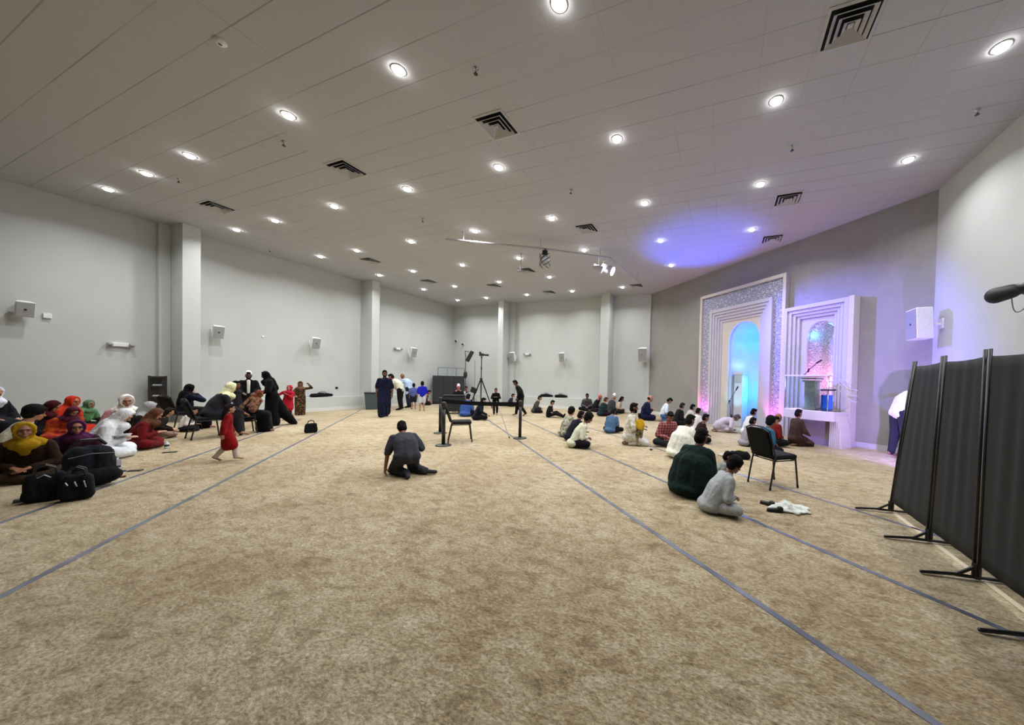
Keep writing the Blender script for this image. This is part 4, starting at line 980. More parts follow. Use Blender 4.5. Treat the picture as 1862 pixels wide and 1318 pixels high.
PL = [
 # id, x, y, rot, htop, pose, near, label, opts
 ('P1', -11.40, 1.85, 350.8, .90, 'cross', 2, 'dark haired person in a cream robe seated at the left edge behind the yellow headscarf', dict(skin='b07c58', hair=(HB, 'big'), wear=[('robe', 'd9d6c4')], group=GW)),
 ('P2', -9.13, 1.65, 248, 0.83, 'cross', 3, 'seated woman in mustard yellow headscarf and dark brown top behind the black bags', dict(skin='8e5f46', wear=[('kurta', '2c1f14'), ('trousers', '3a2b1c'), ('hijab', '9a7812', dict(long=.14))], group=GW, nod=6, turn=16, arms='lap')),
 ('P3', -9.60, 2.10, 262, 0.78, 'cross', 3, 'seated woman in purple headscarf and dark glasses with plum tunic', dict(skin='a5705a', wear=[('kurta', '321a2e'), ('trousers', '3d1f2c'), ('hijab', '451a3e', dict(long=.12)), ('lenses', '000000')], group=GW, nod=8, arms='lap')),
 ('P4', -14.17, 2.46, 335, 0.83, 'cross', 2, 'person in black cloak and maroon headscarf bowed over, farthest left against the wall', dict(skin=MD, wear=[('robe', '0c0b0d', dict(w=.06)), ('hijab', '3d1215', dict(big=0))], group=GW, lean=24, nod=40)),
 ('P5', -14.74, 3.00, 307, 0.92, 'cross', 2, 'woman in bright orange-red headscarf and shawl sitting tall by the wall', dict(skin='a06a48', wear=[('robe', 'a82a1c'), ('hijab', 'b8321c', dict(big=1))], group=GW, nod=14)),
 ('P5b', -13.66, 2.81, 288, 0.72, 'cross', 2, 'person in orange top with maroon headscarf seated in front of the red shawl', dict(skin=MD, wear=[('robe', 'b04e1c', dict(pat='patch', col2='8c2a22')), ('hijab', '4d2030')], group=GW, nod=45, lean=22)),
 ('P6', -15.62, 3.47, 306, 0.77, 'cross', 2, 'woman wrapped in a light green shawl leaning on the left wall', dict(skin='8c5a40', wear=[('robe', '1a2018'), ('shawl', '5a8a5c'), ('hijab', '55755a')], group=GW, arms='knees', nod=6)),
 ('P7', -10.32, 2.45, 333, 0.84, 'cross', 3, 'woman all in white prayer clothes reading an open book on the carpet', dict(skin='c09480', wear=[('robe', 'd3d8dc', dict(w=.05, fat=.02)), ('hijab', 'dadde0', dict(big=1, back=1)), ('trousers', 'b9bcc6')], group=GW, nod=48, lean=18, arms='read')),
 ('P8', -13.04, 3.47, 265, 1.01, 'cross', 2, 'woman in white headscarf and pink top seated behind the white robed reader', dict(skin='a87660', wear=[('robe', 'c08a92'), ('hijab', 'ddd8d0', dict(big=0, long=.18))], group=GW, nod=14)),
 ('P9', -11.93, 3.21, 344, 0.87, 'cross', 2, 'person in light grey headscarf and black robe seated behind the brown headscarf', dict(skin=MD, wear=[('robe', '141414'), ('hijab', '9b9c9e', dict(back=0)), ], group=GW, nod=36, lean=18)),
 ('P10', -11.02, 3.06, 333, 0.78, 'cross', 3, 'woman in brown headscarf and dark red dress looking down into her lap', dict(skin='b98a70', wear=[('robe', '621416'), ('hijab', '5b3c2a', dict(long=.12)), ('trousers', '74161a')], group=GW, nod=42, lean=18, arms='read')),
 ('P11', -12.43, 3.77, 342, 0.70, 'cross', 2, 'girl with long dark hair seated behind the woman in the red dress', dict(skin='b98c74', hair=('1c1210', 'long'), wear=[('shirt', '241718'), ('trousers', 'a38a7c')], group=GW, arms='knees')),
 ('P12', -13.49, 4.57, 8, 1.23, 'chair', 2, 'person in black scarf and navy wrap sitting on the left chair with hand at face', dict(skin='a87060', wear=[('robe', '0b0c12', dict(w=.04)), ('hijab', '0a0a0c', dict(back=1)), ('jacket', '141a2c')], group=GW, arms='face', nod=20)),
 ('P13', -13.21, 4.46, 331, 0.64, 'cross', 2, 'toddler with dark hair and white shirt sitting on the carpet beside the left chair', dict(skin='b08468', hair=(HB, 'short'), wear=[('shirt', 'd5d4cc'), ('trousers', '16161a')], group=GW, child=True, arms='onearm')),
 ('P15', -11.49, 4.30, 352, 1.32, 'chair', 2, 'woman in pale yellow headscarf and charcoal coat seated leaning forward on a chair', dict(skin='a87a5c', wear=[('robe', '24242a', dict(w=.02)), ('hijab', 'd9d8ac', dict(long=.14)), ], group=GW, lean=24, nod=24, arms='reach')),
 ('P16', -12.79, 5.28, 310, 1.35, 'stand', 2, 'young person with short black hair in dark coat standing behind the pale yellow headscarf', dict(skin='7c5140', hair=(HB, 'short'), wear=[('robe', '18181c')], group=GW, child=True)),
 ('P17', -14.40, 6.27, 246, 1.61, 'stand', 2, 'standing man with white cap, dark beard and black jacket over white shirt', dict(skin='4a3024', hair=(HB, 'short'), wear=[('robe', '1c1c20'), ('jacket', '0e0e10'), ('front', 'cfcdc8'), ('cap', 'e8e8ea'), ('beard', '0c0a0a'), ], group=GW, arms='thigh')),
 ('P18', -12.75, 6.10, 154, 1.63, 'stand', 2, 'person in full black cloak and veil standing tall with trailing skirt', dict(skin='3a2a24', wear=[('robe', '08080a', dict(w=.04, train=1)), ('hijab', '070708', dict(back=1, big=1))], group=GW, nod=24, lean=6, arms='thigh')),
 ('P19', -11.70, 5.03, 345, 1.11, 'chair', 2, 'seated person seen from behind in black dress with brown patterned scarf', dict(skin='7a4a38', wear=[('robe', '0a0a0c', dict(w=.07)), ('shawl', '47301f', dict(pat='patch', col2='755642')), ('hijab', '5e2a22', dict(pat='patch', col2='8a6040', back=1))], group=GW, lean=20, nod=30)),
 ('P20', -8.25, 3.30, 338, 1.02, 'walk', 3, 'little girl in red dress with white hair bow walking on the open carpet', dict(skin='b08468', hair=('1a1110', 'long'), wear=[('shirt', '801216', dict(hem=.02, short=0)), ('trousers', 'c8bdb4'), ('bow', 'eeeeee')], group=GW, child=True)),
 ('P21', -13.90, 7.07, 215, 1.19, 'stand', 2, 'child in bright red tunic and scarf holding an arm across the face', dict(skin='b07c64', wear=[('shirt', 'a81a2c', dict(hem=-.12)), ('trousers', '5c1420'), ('hijab', 'b0203a', dict(long=.1))], group=GW, child=True, arms='face', side=-8)),
 ('P22', -15.10, 8.07, 241, 1.30, 'stand', 2, 'girl in long brown patterned dress standing with one arm raised', dict(skin='7c5242', hair=('140e0c', 'short'), wear=[('robe', '3c2a1c', dict(pat='print', col2='8a7048')), ('hijab', '6a4a3a')], group=GW, child=True, arms='raise')),
 ('P23', -12.27, 9.33, 233, 1.81, 'walk', 2, 'bearded man in long navy robe walking towards the camera', dict(skin='6a4232', hair=(HB, 'short'), wear=[('robe', '14162c', dict(short=1)), ('beard', '0c0a0a'), ('shoes', '101014')], group=GB, arms='down')),
 ('P24', -14.18, 11.58, 121, 1.68, 'bend', 2, 'man in cream shirt and dark cap bending over behind the navy robed man', dict(skin='a0584c', hair=(HB, 'short'), wear=[('shirt', 'c9cbb8'), ('trousers', '131316'), ('shoes', '101014')], group=GB, lean=16)),
 ('P25', -14.82, 12.61, 100, 1.71, 'bend', 2, 'bald man in long pale blue shirt leaning forward beside the two boys', dict(skin='7c4f34', wear=[('kurta', 'a9bcd8'), ('trousers', '23263a'), ('shoes', '101014')], group=GB, lean=14)),
 ('P26', -14.04, 12.18, 49, 1.27, 'stand', 2, 'boy in grey-blue shirt standing with his back to the camera', dict(skin='a87a60', hair=(HB, 'short'), wear=[('shirt', '545c94', dict(short=1)), ('shorts', '23242e')], group=GB, child=True)),
 ('P27', -12.98, 11.72, 48, 1.39, 'stand', 2, 'boy in royal blue shirt and white shorts standing with his back to the camera', dict(skin='a87a60', hair=(HB, 'short'), wear=[('shirt', '1c24a4', dict(short=1)), ('shorts', 'c4c9cf')], group=GB, child=True)),
 ('P28', -15.69, 14.30, 317, 0.85, 'cross', 1, 'small child seated on the floor left of the black cabinet', dict(skin='a06a58', hair=(HB, 'short'), wear=[('shirt', '2a1c1e', dict(short=1)), ('trousers', '141416')], group=GB, child=True)),
 ('P29', -4.65, 3.93, 62, 0.83, 'kneelbend', 3, 'boy in grey shirt kneeling with his back to the camera on the open carpet', dict(skin='8a5138', hair=('15100e', 'short'), wear=[('kurta', '3b3c44', dict(short=1, fat=.004)), ('trousers', '33333a', dict(fat=.012)), ('shoes', '36363c')], arms='onearm', lean=30)),
 ('M1', -11.58, 12.48, 222, 1.26, 'chair', 1, 'person with white and red cap seated at the control desk', dict(skin='b06a60', hair=('30201c', 'bald'), wear=[('shirt', '1c1c22'), ('trousers', '121216'), ('cap', 'd8d4d6')], group=GB)),
 ('M2', -11.82, 13.19, 251, 1.18, 'chair', 1, 'dark haired person in white and black shirt seated at the control desk', dict(skin='8a5a50', hair=(HB, 'short'), wear=[('shirt', 'b9b9c0', dict(pat='patch', col2='1a1a20')), ('trousers', '121216')], group=GB)),
 ('M3', -9.85, 11.01, 15, 0.92, 'cross', 2, 'person in blue shirt seated on the floor behind the barrier belt', dict(skin=MD, hair=(HB, 'short'), wear=[('kurta', '34508a'), ('trousers', '101216')], group=GB)),
 ('M4', -8.70, 10.35, 325, 0.84, 'cross', 2, 'person in navy clothes seated sideways behind the barrier belt', dict(skin='a8806c', hair=(HB, 'short'), wear=[('kurta', '10111e'), ('trousers', '17141c')], group=GB, arms='knees')),
 ('P30', -9.19, 12.11, 217, 1.18, 'walk', 2, 'child in black walking towards the camera behind the barrier belt', dict(skin='8a6050', hair=(HB, 'short'), wear=[('shirt', '0f0f12'), ('trousers', '111114')], group=GB, child=True, arms='front')),
 ('P31', -11.49, 16.38, 295, 0.74, 'cross', 1, 'person in dark blue seated low by the back wall ledge', dict(skin=MD, hair=(HB, 'short'), wear=[('robe', '1f2430')], group=GB)),
 ('P32', -8.15, 12.45, 123, 1.53, 'walk', 2, 'man in long black robe stooping as he walks left past the right post', dict(skin='6a4434', hair=(HB, 'short'), wear=[('kurta', '0c0c0f', dict(fat=.015, hem=.05))], group=GB, lean=16, nod=34)),
 ('P33', -8.36, 13.98, 300, 0.83, 'cross', 2, 'person in grey seated upright left of the boy with outstretched legs', dict(skin=MD, hair=('1a1614', 'short'), wear=[('kurta', '3e3e3a'), ('trousers', '17171a')], group=GB)),
 ('P34', -6.87, 12.62, 285, 0.73, 'legsout', 2, 'boy in black shirt sitting with legs stretched out on the carpet', dict(skin='a07860', hair=(HB, 'short'), wear=[('shirt', '121214', dict(short=1)), ('trousers', '1a1216'), ('shoes', '0e0e10')], group=GB)),
 ('P35', -6.68, 16.44, 202, 0.93, 'cross', 1, 'man in grey shirt seated facing the camera against the back wall', dict(skin='6e4c40', hair=('201a18', 'short'), wear=[('kurta', '4c4a4e'), ('trousers', '121214')], group=GM)),
 ('P36', -6.14, 16.19, 270, 0.93, 'cross', 1, 'bald man in black seated near the back wall pilaster', dict(skin='c06a5e', wear=[('kurta', '161618'), ('beard', '5a4a44')], group=GM)),
 ('P37', -5.14, 14.37, 319, 0.86, 'cross', 1, 'man with brown hair in dark teal shirt seated by the back wall group', dict(skin='b07860', hair=('4a2c22', 'short'), wear=[('kurta', '18262c'), ('trousers', '20141c')], group=GM)),
 ('P38', -5.11, 15.44, 318, 0.96, 'cross', 1, 'man with white cap and charcoal jacket seated in the back wall group', dict(skin='b87c66', hair=('8a8280', 'short'), wear=[('kurta', '333338'), ('cap', 'e6e2e2')], group=GM)),
 ('P39', -4.93, 16.16, 276, 0.84, 'cross', 1, 'person with long dark hair and beige top at the right of the back wall group', dict(skin='7c4e3c', hair=('120c0c', 'long'), wear=[('kurta', 'c9b49c')], group=GM)),
 ('P40', -3.05, 13.93, 295, 1.05, 'cross', 2, 'balding man in navy robe raising a phone near the wall corner', dict(skin='b07664', hair=('1c1614', 'bald'), wear=[('robe', '111430')], group=GM, lean=4, arms='front')),
 ('P41', -2.26, 13.76, 288, 0.94, 'kneel', 2, 'boy in white shirt and blue jeans kneeling and looking down', dict(skin='9a6a54', hair=(HB, 'short'), wear=[('shirt', 'c8d0d8'), ('trousers', '4c6a9a')], group=GM, nod=50, lean=16)),
 ('P42', -4.13, 8.55, 330, 0.81, 'cross', 2, 'person with long black hair and pale patterned shirt, left of three sitting together', dict(skin='a0785c', hair=(HB, 'big'), wear=[('kurta', 'a8a796', dict(pat='patch', col2='6e6c5a'))], group=GM)),
 ('P43', -3.70, 8.03, 330, 0.77, 'cross', 2, 'person in dark navy sitting between two pale shirts', dict(skin='7a5240', hair=(HB, 'short'), wear=[('kurta', '12131f'), ('trousers', '12131c')], group=GM, lean=26)),
 ('P44', -3.26, 7.30, 303, 0.80, 'cross', 3, 'boy in pale cream shirt and black trousers, right of three sitting together', dict(skin='6e4634', hair=(HB, 'big'), wear=[('kurta', 'c3c4ac'), ('trousers', '111119')], group=GM, lean=24, nod=30)),
 ('P45', -3.20, 9.81, 350, 0.75, 'cross', 2, 'person in denim blue shirt seated with back to the camera', dict(skin='8a6250', hair=(HB, 'short'), wear=[('kurta', '45607f'), ('trousers', '15161c')], group=GM)),
 ('P46', -2.15, 8.20, 287, 1.06, 'kneel', 3, 'man in white tunic kneeling and holding the toddler in yellow', dict(skin='6a4230', hair=(HB, 'short'), wear=[('kurta', 'd4d2c6', dict(pat='patch', col2='b7b49f', short=1)), ('trousers', 'cfcdc6'), ('beard', '120e0c')], group=GM, arms='hug', lean=2, lean2=10, nod=6)),
 ('P47', -1.88, 8.08, 40, 0.82, 'stand', 2, 'toddler in yellow shirt standing in front of the kneeling man', dict(skin='8a6450', hair=(HB, 'short'), wear=[('shirt', 'c49a1e', dict(short=1)), ('shorts', '8a7a5a', dict(pat='patch', col2='4e4a34'))], group=GM, child=True)),
 ('P48', -1.33, 8.62, 212, 0.86, 'cross', 2, 'man in red checked shirt seated facing the camera', dict(skin='8a5040', hair=(HB, 'short'), wear=[('kurta', '7c2f36', dict(pat='plaid', col2='b08a88')), ('trousers', '23282a')], group=GM, nod=38, lean=16)),
 ('P49', -1.59, 12.89, 306, 0.84, 'cross', 2, 'man in black shirt seated left of the pink light', dict(skin='8a6a5c', hair=('1c1614', 'short'), wear=[('kurta', '141414')], group=GM)),
 ('P50', -1.24, 13.48, 304, 0.77, 'cross', 2, 'child in cream top seated farthest by the left foot of the niche', dict(skin='a07c6a', hair=(HB, 'short'), wear=[('kurta', 'b9b2a8')], group=GM, child=True)),
 ('P51', -0.86, 11.50, 323, 0.77, 'cross', 2, 'man in white shirt and dark vest seated behind the maroon shirt', dict(skin='8a6250', hair=(HB, 'short'), wear=[('kurta', 'c9c6c4'), ('trousers', '14161a')], group=GM)),
 ('P52', -0.60, 9.44, 290, 0.77, 'cross', 2, 'man in dark maroon shirt seated behind the broad man in white', dict(skin='8a6450', hair=(HB, 'short'), wear=[('kurta', '2b1114'), ('trousers', '121214')], group=GM)),
 ('P53', -0.83, 7.30, 315, 0.91, 'cross', 3, 'broad man in white robe seated right behind the man in dark green', dict(skin='6e4836', hair=(HB, 'short'), wear=[('robe', 'd6d5c8', dict(fat=.05))], group=GM, lean=18)),
 ('P54', -0.40, 4.96, 330, 0.92, 'cross', 3, 'large man in dark green tunic seated with back to the camera', dict(skin='6a3f2c', hair=('0d0a09', 'short'), wear=[('robe', '10201f', dict(fat=.075))], group=GM, lean=18, lean2=24, nod=20)),
 ('P55', -0.03, 5.64, 277, 0.53, 'cross', 3, 'small boy in grey clothes squeezed between the green and light grey backs', dict(skin='9a6248', hair=(HB, 'short'), wear=[('kurta', '8b8f88', dict(short=1)), ('trousers', '8e938e')], group=GM, child=True, arms='front')),
 ('P56', -0.08, 4.42, 292, 0.66, 'cross', 3, 'boy in light grey tunic seated hunched forward, nearest of the seated group', dict(skin='8a6048', hair=(HB, 'big'), wear=[('kurta', 'a0a4a6', dict(fat=.02)), ('trousers', 'a4a8aa'), ('shoes', '17171a')], group=GM, lean=24, nod=34)),
 ('P57', 0.76, 11.63, 300, 0.83, 'cross', 2, 'man in white with thinning dark hair seated in front of the blue niche', dict(skin='8a6a5c', hair=(HB, 'short'), wear=[('robe', 'd9d6da')], group=GM)),
 ('P58', 0.59, 9.47, 300, 0.74, 'cross', 2, 'person with round dark hair seated just behind the chair back', dict(skin='8a6250', hair=('100d0c', 'short'), wear=[('kurta', '8f8a92')], group=GM)),
 ('P59', 0.88, 8.61, 300, 0.85, 'cross', 2, 'child in teal blue shirt with bushy black hair partly hidden by the chair', dict(skin='7a5040', hair=(HB, 'big'), wear=[('kurta', '2a5c78', dict(short=1)), ('trousers', '101014')], group=GM)),
 ('P60', 1.20, 9.86, 300, 0.85, 'cross', 2, 'man in dark red shirt seated left of the brown robe', dict(skin='8a5a44', hair=('1a1412', 'bald'), wear=[('kurta', '6a1a18')], group=GM)),
 ('P61', 1.84, 10.15, 300, 0.97, 'kneel', 2, 'man in brown robe kneeling upright before the pulpit', dict(skin='8a6048', hair=(HB, 'short'), wear=[('robe', '3f3026', dict(w=.0))], group=GM, lean=4, lean2=8, nod=10)),
 ('P62', -0.09, 11.86, 289, 0.55, 'bow', 2, 'person in pale grey robe bowing down before the arched niche', dict(skin='8a6a60', hair=('50484c', 'short'), wear=[('robe', 'b4acb8')], group=GM)),
 ('P63', 3.76, 9.45, 285, 1.78, 'bend', 2, 'standing man in white shirt and dark trousers half hidden behind the folding screen', dict(skin='8a6250', hair=(HB, 'short'), wear=[('shirt', 'dcdad6', dict(short=1)), ('trousers', '26282e')], lean=18, arms='onearm' if False else 'front')),
 ('P0', -13.20, 1.98, 300, 1.20, 'chair', 1, 'person in white scarf with blue trim on a chair at the extreme left edge', dict(skin=MD, wear=[('robe', '16181c'), ('hijab', 'd4d6de')], group=GW)),
]
CUT = None
for pid, x, y, rot, ht, pose, near, lb, o in PL:
    if 'trousers' not in [q[0] for q in o.get('wear', [])] and pose in ('cross', 'kneel', 'legsout', 'walk', 'bend', 'bow') and 'shorts' not in [q[0] for q in o['wear']] and 'robe' not in [q[0] for q in o['wear']]:
        o['wear'] = list(o['wear'])+[('trousers', '17171b')]
    person(pid, x, y, rot, ht, pose, lb, near=near, **o)

# chairs
put_chair(0.80, 5.98, math.degrees(math.atan2(.60, .75))-90, 'empty-backed black banquet chair standing among the seated men at the right', 1.0)
put_chair(-6.10, 6.68, math.degrees(-(math.atan2(-6.1, 6.7)+math.radians(88))), 'black banquet chair standing alone inside the belt barrier')
put_chair(-13.49, 4.55, 8, 'black banquet chair under the person in the navy wrap, left of the column group')
put_chair(-11.50, 4.26, 352, 'black banquet chair under the woman in the pale yellow headscarf')
put_chair(-11.71, 4.97, 345, 'black banquet chair under the person with the brown patterned scarf')
put_chair(-13.2, 1.98, 300, 'black banquet chair at the extreme left edge behind the curly haired person')
put_chair(-11.58, 12.48, 222, 'left black chair at the control desk'); put_chair(-11.82, 13.19, 251, 'right black chair at the control desk')

# ------------------------------------------------------------------ equipment by the back wall
azc = lambda x, y: -math.atan2(x, y)
r = thing('storage_cabinet', 'tall black panelled cabinet cart standing in the far left corner', 'cabinet', (-15.35, 15.75, 0), azc(-15.35, 15.75))
Vol().box((-.86, -.05, .08), (.86, .60, 1.68)).mesh('body', MAT['blackp'], r, bevel=.01)
for i in range(3):
    Vol().box((-.84+.565*i, -.068, .12), (-.30+.565*i, -.048, 1.64)).mesh('panel', M_plain('dark_panel', '242428', .6), r, bevel=.006)
Vol().box((-.88, -.07, 0), (.88, .62, .08)).mesh('base', MAT['black'], r)
v = Vol(); v.tube([(-.60, .2, 1.68), (-.60, .2, 2.16), (.86, .2, 2.16), (.86, .2, 1.68)], .016, 8); v.tube([(-.1, .2, 1.68), (-.1, .2, 2.16)], .014, 8); v.tube([(.4, .2, 1.68), (.4, .2, 2.16)], .014, 8); v.mesh('top_rail', MAT['greyp'], r, smooth=True)
r = thing('trash_bin', 'grey square trash bin against the second left column', 'trash bin', (-15.45, 11.05-.45+.55, 0), azc(-15.5, 11.1))
v = Vol(); a, b = .26, .31
vs = [(-a, -a*.8, 0), (a, -a*.8, 0), (a, a*.8, 0), (-a, a*.8, 0), (-b, -b*.8, .74), (b, -b*.8, .74), (b, b*.8, .74), (-b, b*.8, .74)]
v.add(vs, [(0, 3, 2, 1), (4, 5, 6, 7), (0, 1, 5, 4), (1, 2, 6, 5), (2, 3, 7, 6), (3, 0, 4, 7)]); v.mesh('bin_body', M_plain('slate_plastic', '3e4a50', .5), r, bevel=.02)
Vol().box((-b-.02, -b*.8-.02, .74), (b+.02, b*.8+.02, .80)).mesh('lid', MAT['blackp'], r, bevel=.015)
# wire rack by the tall column
r = thing('shelf_rack', 'dark narrow open shelf rack standing in front of the tall left column', 'shelf', (-15.98, 4.88, 0), azc(-16, 4.9))
for sx in (-.15, .15):
    for sy in (-.14, .14): Vol().box((sx-.025, sy-.02, 0), (sx+.025, sy+.02, 1.42)).mesh('upright', MAT['blackp'], r)
for z in (.06, .42, .78, 1.10, 1.38): Vol().box((-.14, -.13, z), (.14, .13, z+.03)).mesh('shelf', M_plain('dark_grey_metal', '3a3a3c', .5), r)
Vol().box((-.14, .125, .06), (.14, .135, 1.40)).mesh('back_panel', M_plain('brown_grey', '5a564f', .7), r)
for z in (.81, 1.13):
    tag(Vol().box((-.09, -.11, 0), (.08, .06, .035), Matrix.Rotation(azc(-16, 4.9), 3, 'Z'), (-15.98, 4.88, z)).mesh('paper_stack', MAT['white'], None, bevel=.004), 'white papers on the %s shelf of the dark rack' % ('upper' if z > 1 else 'lower'), 'papers')
# light stand and camera tripod
r = thing('light_stand', 'tall thin stand carrying a tilted black flood lamp in front of the cabinet', 'light stand', (-12.61, 14.06, 0), azc(-12.6, 14.06))
Vol().tube([(0, 0, .25), (0, 0, 2.75)], .016, 8).mesh('pole', MAT['black'], r, smooth=True)
for k in range(3): a = k*2.1+.5; Vol().tube([(0, 0, .55), (.45*math.cos(a), .45*math.sin(a), .02)], .012, 8).mesh('leg', MAT['black'], r, smooth=True)
Vol().box((-.10, -.05, -.3), (.10, .05, .3), Matrix.Rotation(.45, 3, 'Y'), (.20, 0, 2.72)).mesh('lamp_head', MAT['blackp'], r, bevel=.02)
Vol().tube([(0, 0, 2.7), (-.03, 0, 2.98), (.16, 0, 2.95)], .018, 8).mesh('bracket', MAT['black'], r, smooth=True)
Vol().ell((0, 0, 1.75), (.10, .08, .2)).mesh('knob_cluster', MAT['blackp'], r, smooth=True)
r = thing('light_stand', 'second very thin grey pole stand just right of the flood lamp stand', 'light stand', (-12.62, 14.78, 0), azc(-12.6, 14.06))
Vol().tube([(0, 0, .2), (0, 0, 2.55)], .012, 8).mesh('pole', MAT['greyp'], r, smooth=True)
for k in range(3): a = k*2.1+.2; Vol().tube([(0, 0, .5), (.4*math.cos(a), .4*math.sin(a), .02)], .010, 8).mesh('leg', MAT['greyp'], r, smooth=True)
r = thing('camera_tripod', 'large black camera tripod standing behind the barrier belt', 'tripod', (-11.98, 14.53, 0), azc(-12, 14.5))
Vol().tube([(0, 0, 1.2), (0, 0, 2.72)], .024, 10).mesh('centre_column', MAT['black'], r, smooth=True)
for a in (-.15, PI+.15, PI/2): Vol().chain([(0, 0, 1.58), (.58*math.cos(a), .58*math.sin(a), .02)], [.035, .026]).mesh('leg', MAT['black'], r, smooth=True)
Vol().ell((0, 0, 1.56), (.07, .07, .06)).mesh('collar', MAT['blackp'], r, smooth=True); Vol().ell((0, 0, 2.70), (.05, .05, .05)).mesh('tripod_head', MAT['blackp'], r, smooth=True)
Vol().cyl((0, 0, 2.05), (0, 0, 2.18), .035).mesh('clamp', MAT['blackp'], r)
r = thing('video_camera', 'black video camera mounted on top of the tall tripod', 'camera', (-11.98, 14.53, 2.76), azc(-12, 14.5))
Vol().box((-.12, -.06, 0), (.10, .06, .14)).mesh('body', MAT['blackp'], r, bevel=.015); Vol().cyl((.08, 0, .07), (.36, 0, .06), .045, .055).mesh('lens', MAT['black'], r, smooth=True)
Vol().box((-.13, -.03, .14), (-.02, .03, .22)).mesh('viewfinder', MAT['blackp'], r, bevel=.01)
# control desk
r = thing('control_desk', 'low black equipment desk in front of the two seated operators', 'desk', (-11.0, 11.75, 0), azc(-11.0, 11.75))
Vol().box((-.5, -.28, .12), (.3, .28, .78)).mesh('cabinet', MAT['blackp'], r, bevel=.02); Vol().box((-.53, -.30, .78), (.33, .30, .82)).mesh('desktop', MAT['black'], r)
for s in (-.42, .22): Vol().box((s-.05, -.25, 0), (s+.05, .25, .12)).mesh('foot', MAT['black'], r)
r = thing('tablet_screen', 'small dark tablet on a stand at the right of the control desk', 'tablet', (-11.14, 13.0, 0), azc(-11.3, 13)-.5)
Vol().box((-.16, -.01, -.13), (.16, .01, .13), Matrix.Rotation(.4, 3, 'Y'), (0, 0, 1.0)).mesh('screen', MAT['blackp'], r, bevel=.006); Vol().tube([(0, .02, .0), (0, .02, 1.0)], .012, 8).mesh('stand', MAT['black'], r)
Vol().lathe((0, .02, 0), [(.14, .001), (.14, .015), (.02, .03)], 16).mesh('base', MAT['black'], r)
r = thing('folding_stick', 'thin pale stick leaning diagonally from the belt down to the carpet', 'stick', (0, 0, 0))
Vol().tube([(-5.28, 7.56, .01), (-6.0, 7.95, .93)], .011, 8).mesh('shaft', M_plain('pale_wood', '9a958c', .5), r, smooth=True); Vol().cap((-5.28, 7.56, .018), (-5.29, 7.565, .04), .014).mesh('rubber_tip', MAT['blackp'], r)

# ------------------------------------------------------------------ things on the carpet
def bag(name, label, loc, rot, w, d, h, strap=True, mat=None, puff=.05, cat='bag', lean=0):
    r = thing(name, label, cat, loc, math.radians(rot)); m = mat or MAT['blackcloth']
    v = Vol(); rr = puff
    for sx in (-1, 1):
        for sy in (-1, 1):
            v.cap((sx*(w/2-rr), sy*(d/2-rr), rr), (sx*(w/2-rr)*.88, sy*(d/2-rr)*.6+lean, h-rr), rr, rr*.9)
    v.box((-w/2+rr*.5, -d/2+rr*.5, .01), (w/2-rr*.5, d/2-rr*.5, h*.55)); v.ell((0, lean*.5, h*.5), (w*.46, d*.42, h*.49)); v.box((-w*.36, -d*.16+lean*.8, h*.4), (w*.36, d*.16+lean*.8, h*.90)); v.clamp(.004)
    v.mesh('body', m, r, voxel=.012, sm=6, disp=.04, dscale=.13)
    if strap:
        for s in (-1, 1):
            Vol().tube([(-w*.25, s*d*.2+lean, h*.9), (-w*.2, s*d*.25+lean, h*1.15), (0, s*d*.22+lean, h*1.25), (w*.2, s*d*.25+lean, h*1.15), (w*.25, s*d*.2+lean, h*.9)], .010, 8).mesh('strap', MAT['black'], r, smooth=True)
    return r
az1 = math.degrees(azc(-7.6, 1.4))
b1 = bag('tote_bag', 'square black tote bag, nearest of the black bags in front of the yellow headscarf', (-7.52, 1.45, 0), az1, .30, .20, .34)
Vol().tube([(-.05, -.12, .30), (-.01, -.125, .33), (.03, -.12, .29)], .006, 8).mesh('buckle', MAT['chrome'], b1, smooth=True)
b2 = bag('handbag', 'small soft black handbag with metal buckles right beside the tote bag', (-7.25, 1.60, 0), az1-10, .25, .18, .32, puff=.06)
for k in range(3): Vol().tube([(-.06+.06*k, -.12, .24), (-.045+.06*k, -.13, .21-.02*k)], .006, 8).mesh('buckle', MAT['chrome'], b2, smooth=True)
b3 = bag('backpack', 'large bulging dark grey backpack lying between the yellow and purple headscarves', (-7.98, 1.86, 0), az1+6, .44, .34, .56, strap=False, mat=M_cloth('1a1d21'), puff=.14)
Vol().tube([(-.14, -.03, .56), (-.08, -.05, .63), (.06, -.05, .63), (.11, -.03, .56)], .018, 8).mesh('top_handle', MAT['black'], b3, smooth=True)
v = Vol(); v.cap((-.10, -.20, .15), (.12, -.20, .16), .10); v.clamp(.004); v.mesh('front_pocket', MAT['blackcloth'], b3, voxel=.016, sm=3, disp=.03)
Vol().box((.17, -.20, .26), (.21, -.185, .34)).mesh('tag', MAT['white'], b3)
Vol().tube([(-.18, -.16, .42), (-.02, -.185, .46), (.16, -.16, .44)], .006, 6).mesh('zip', MAT['greyp'], b3)
bag('small_bag', 'small upright black bag alone on the carpet by the left tape line', (-10.38, 5.80, 0), math.degrees(azc(-10.4, 5.8)), .28, .16, .27)
bag('small_bag', 'low black bag on the carpet left of the right hand chair', (.38, 7.75, 0), 10, .42, .22, .17, strap=False)
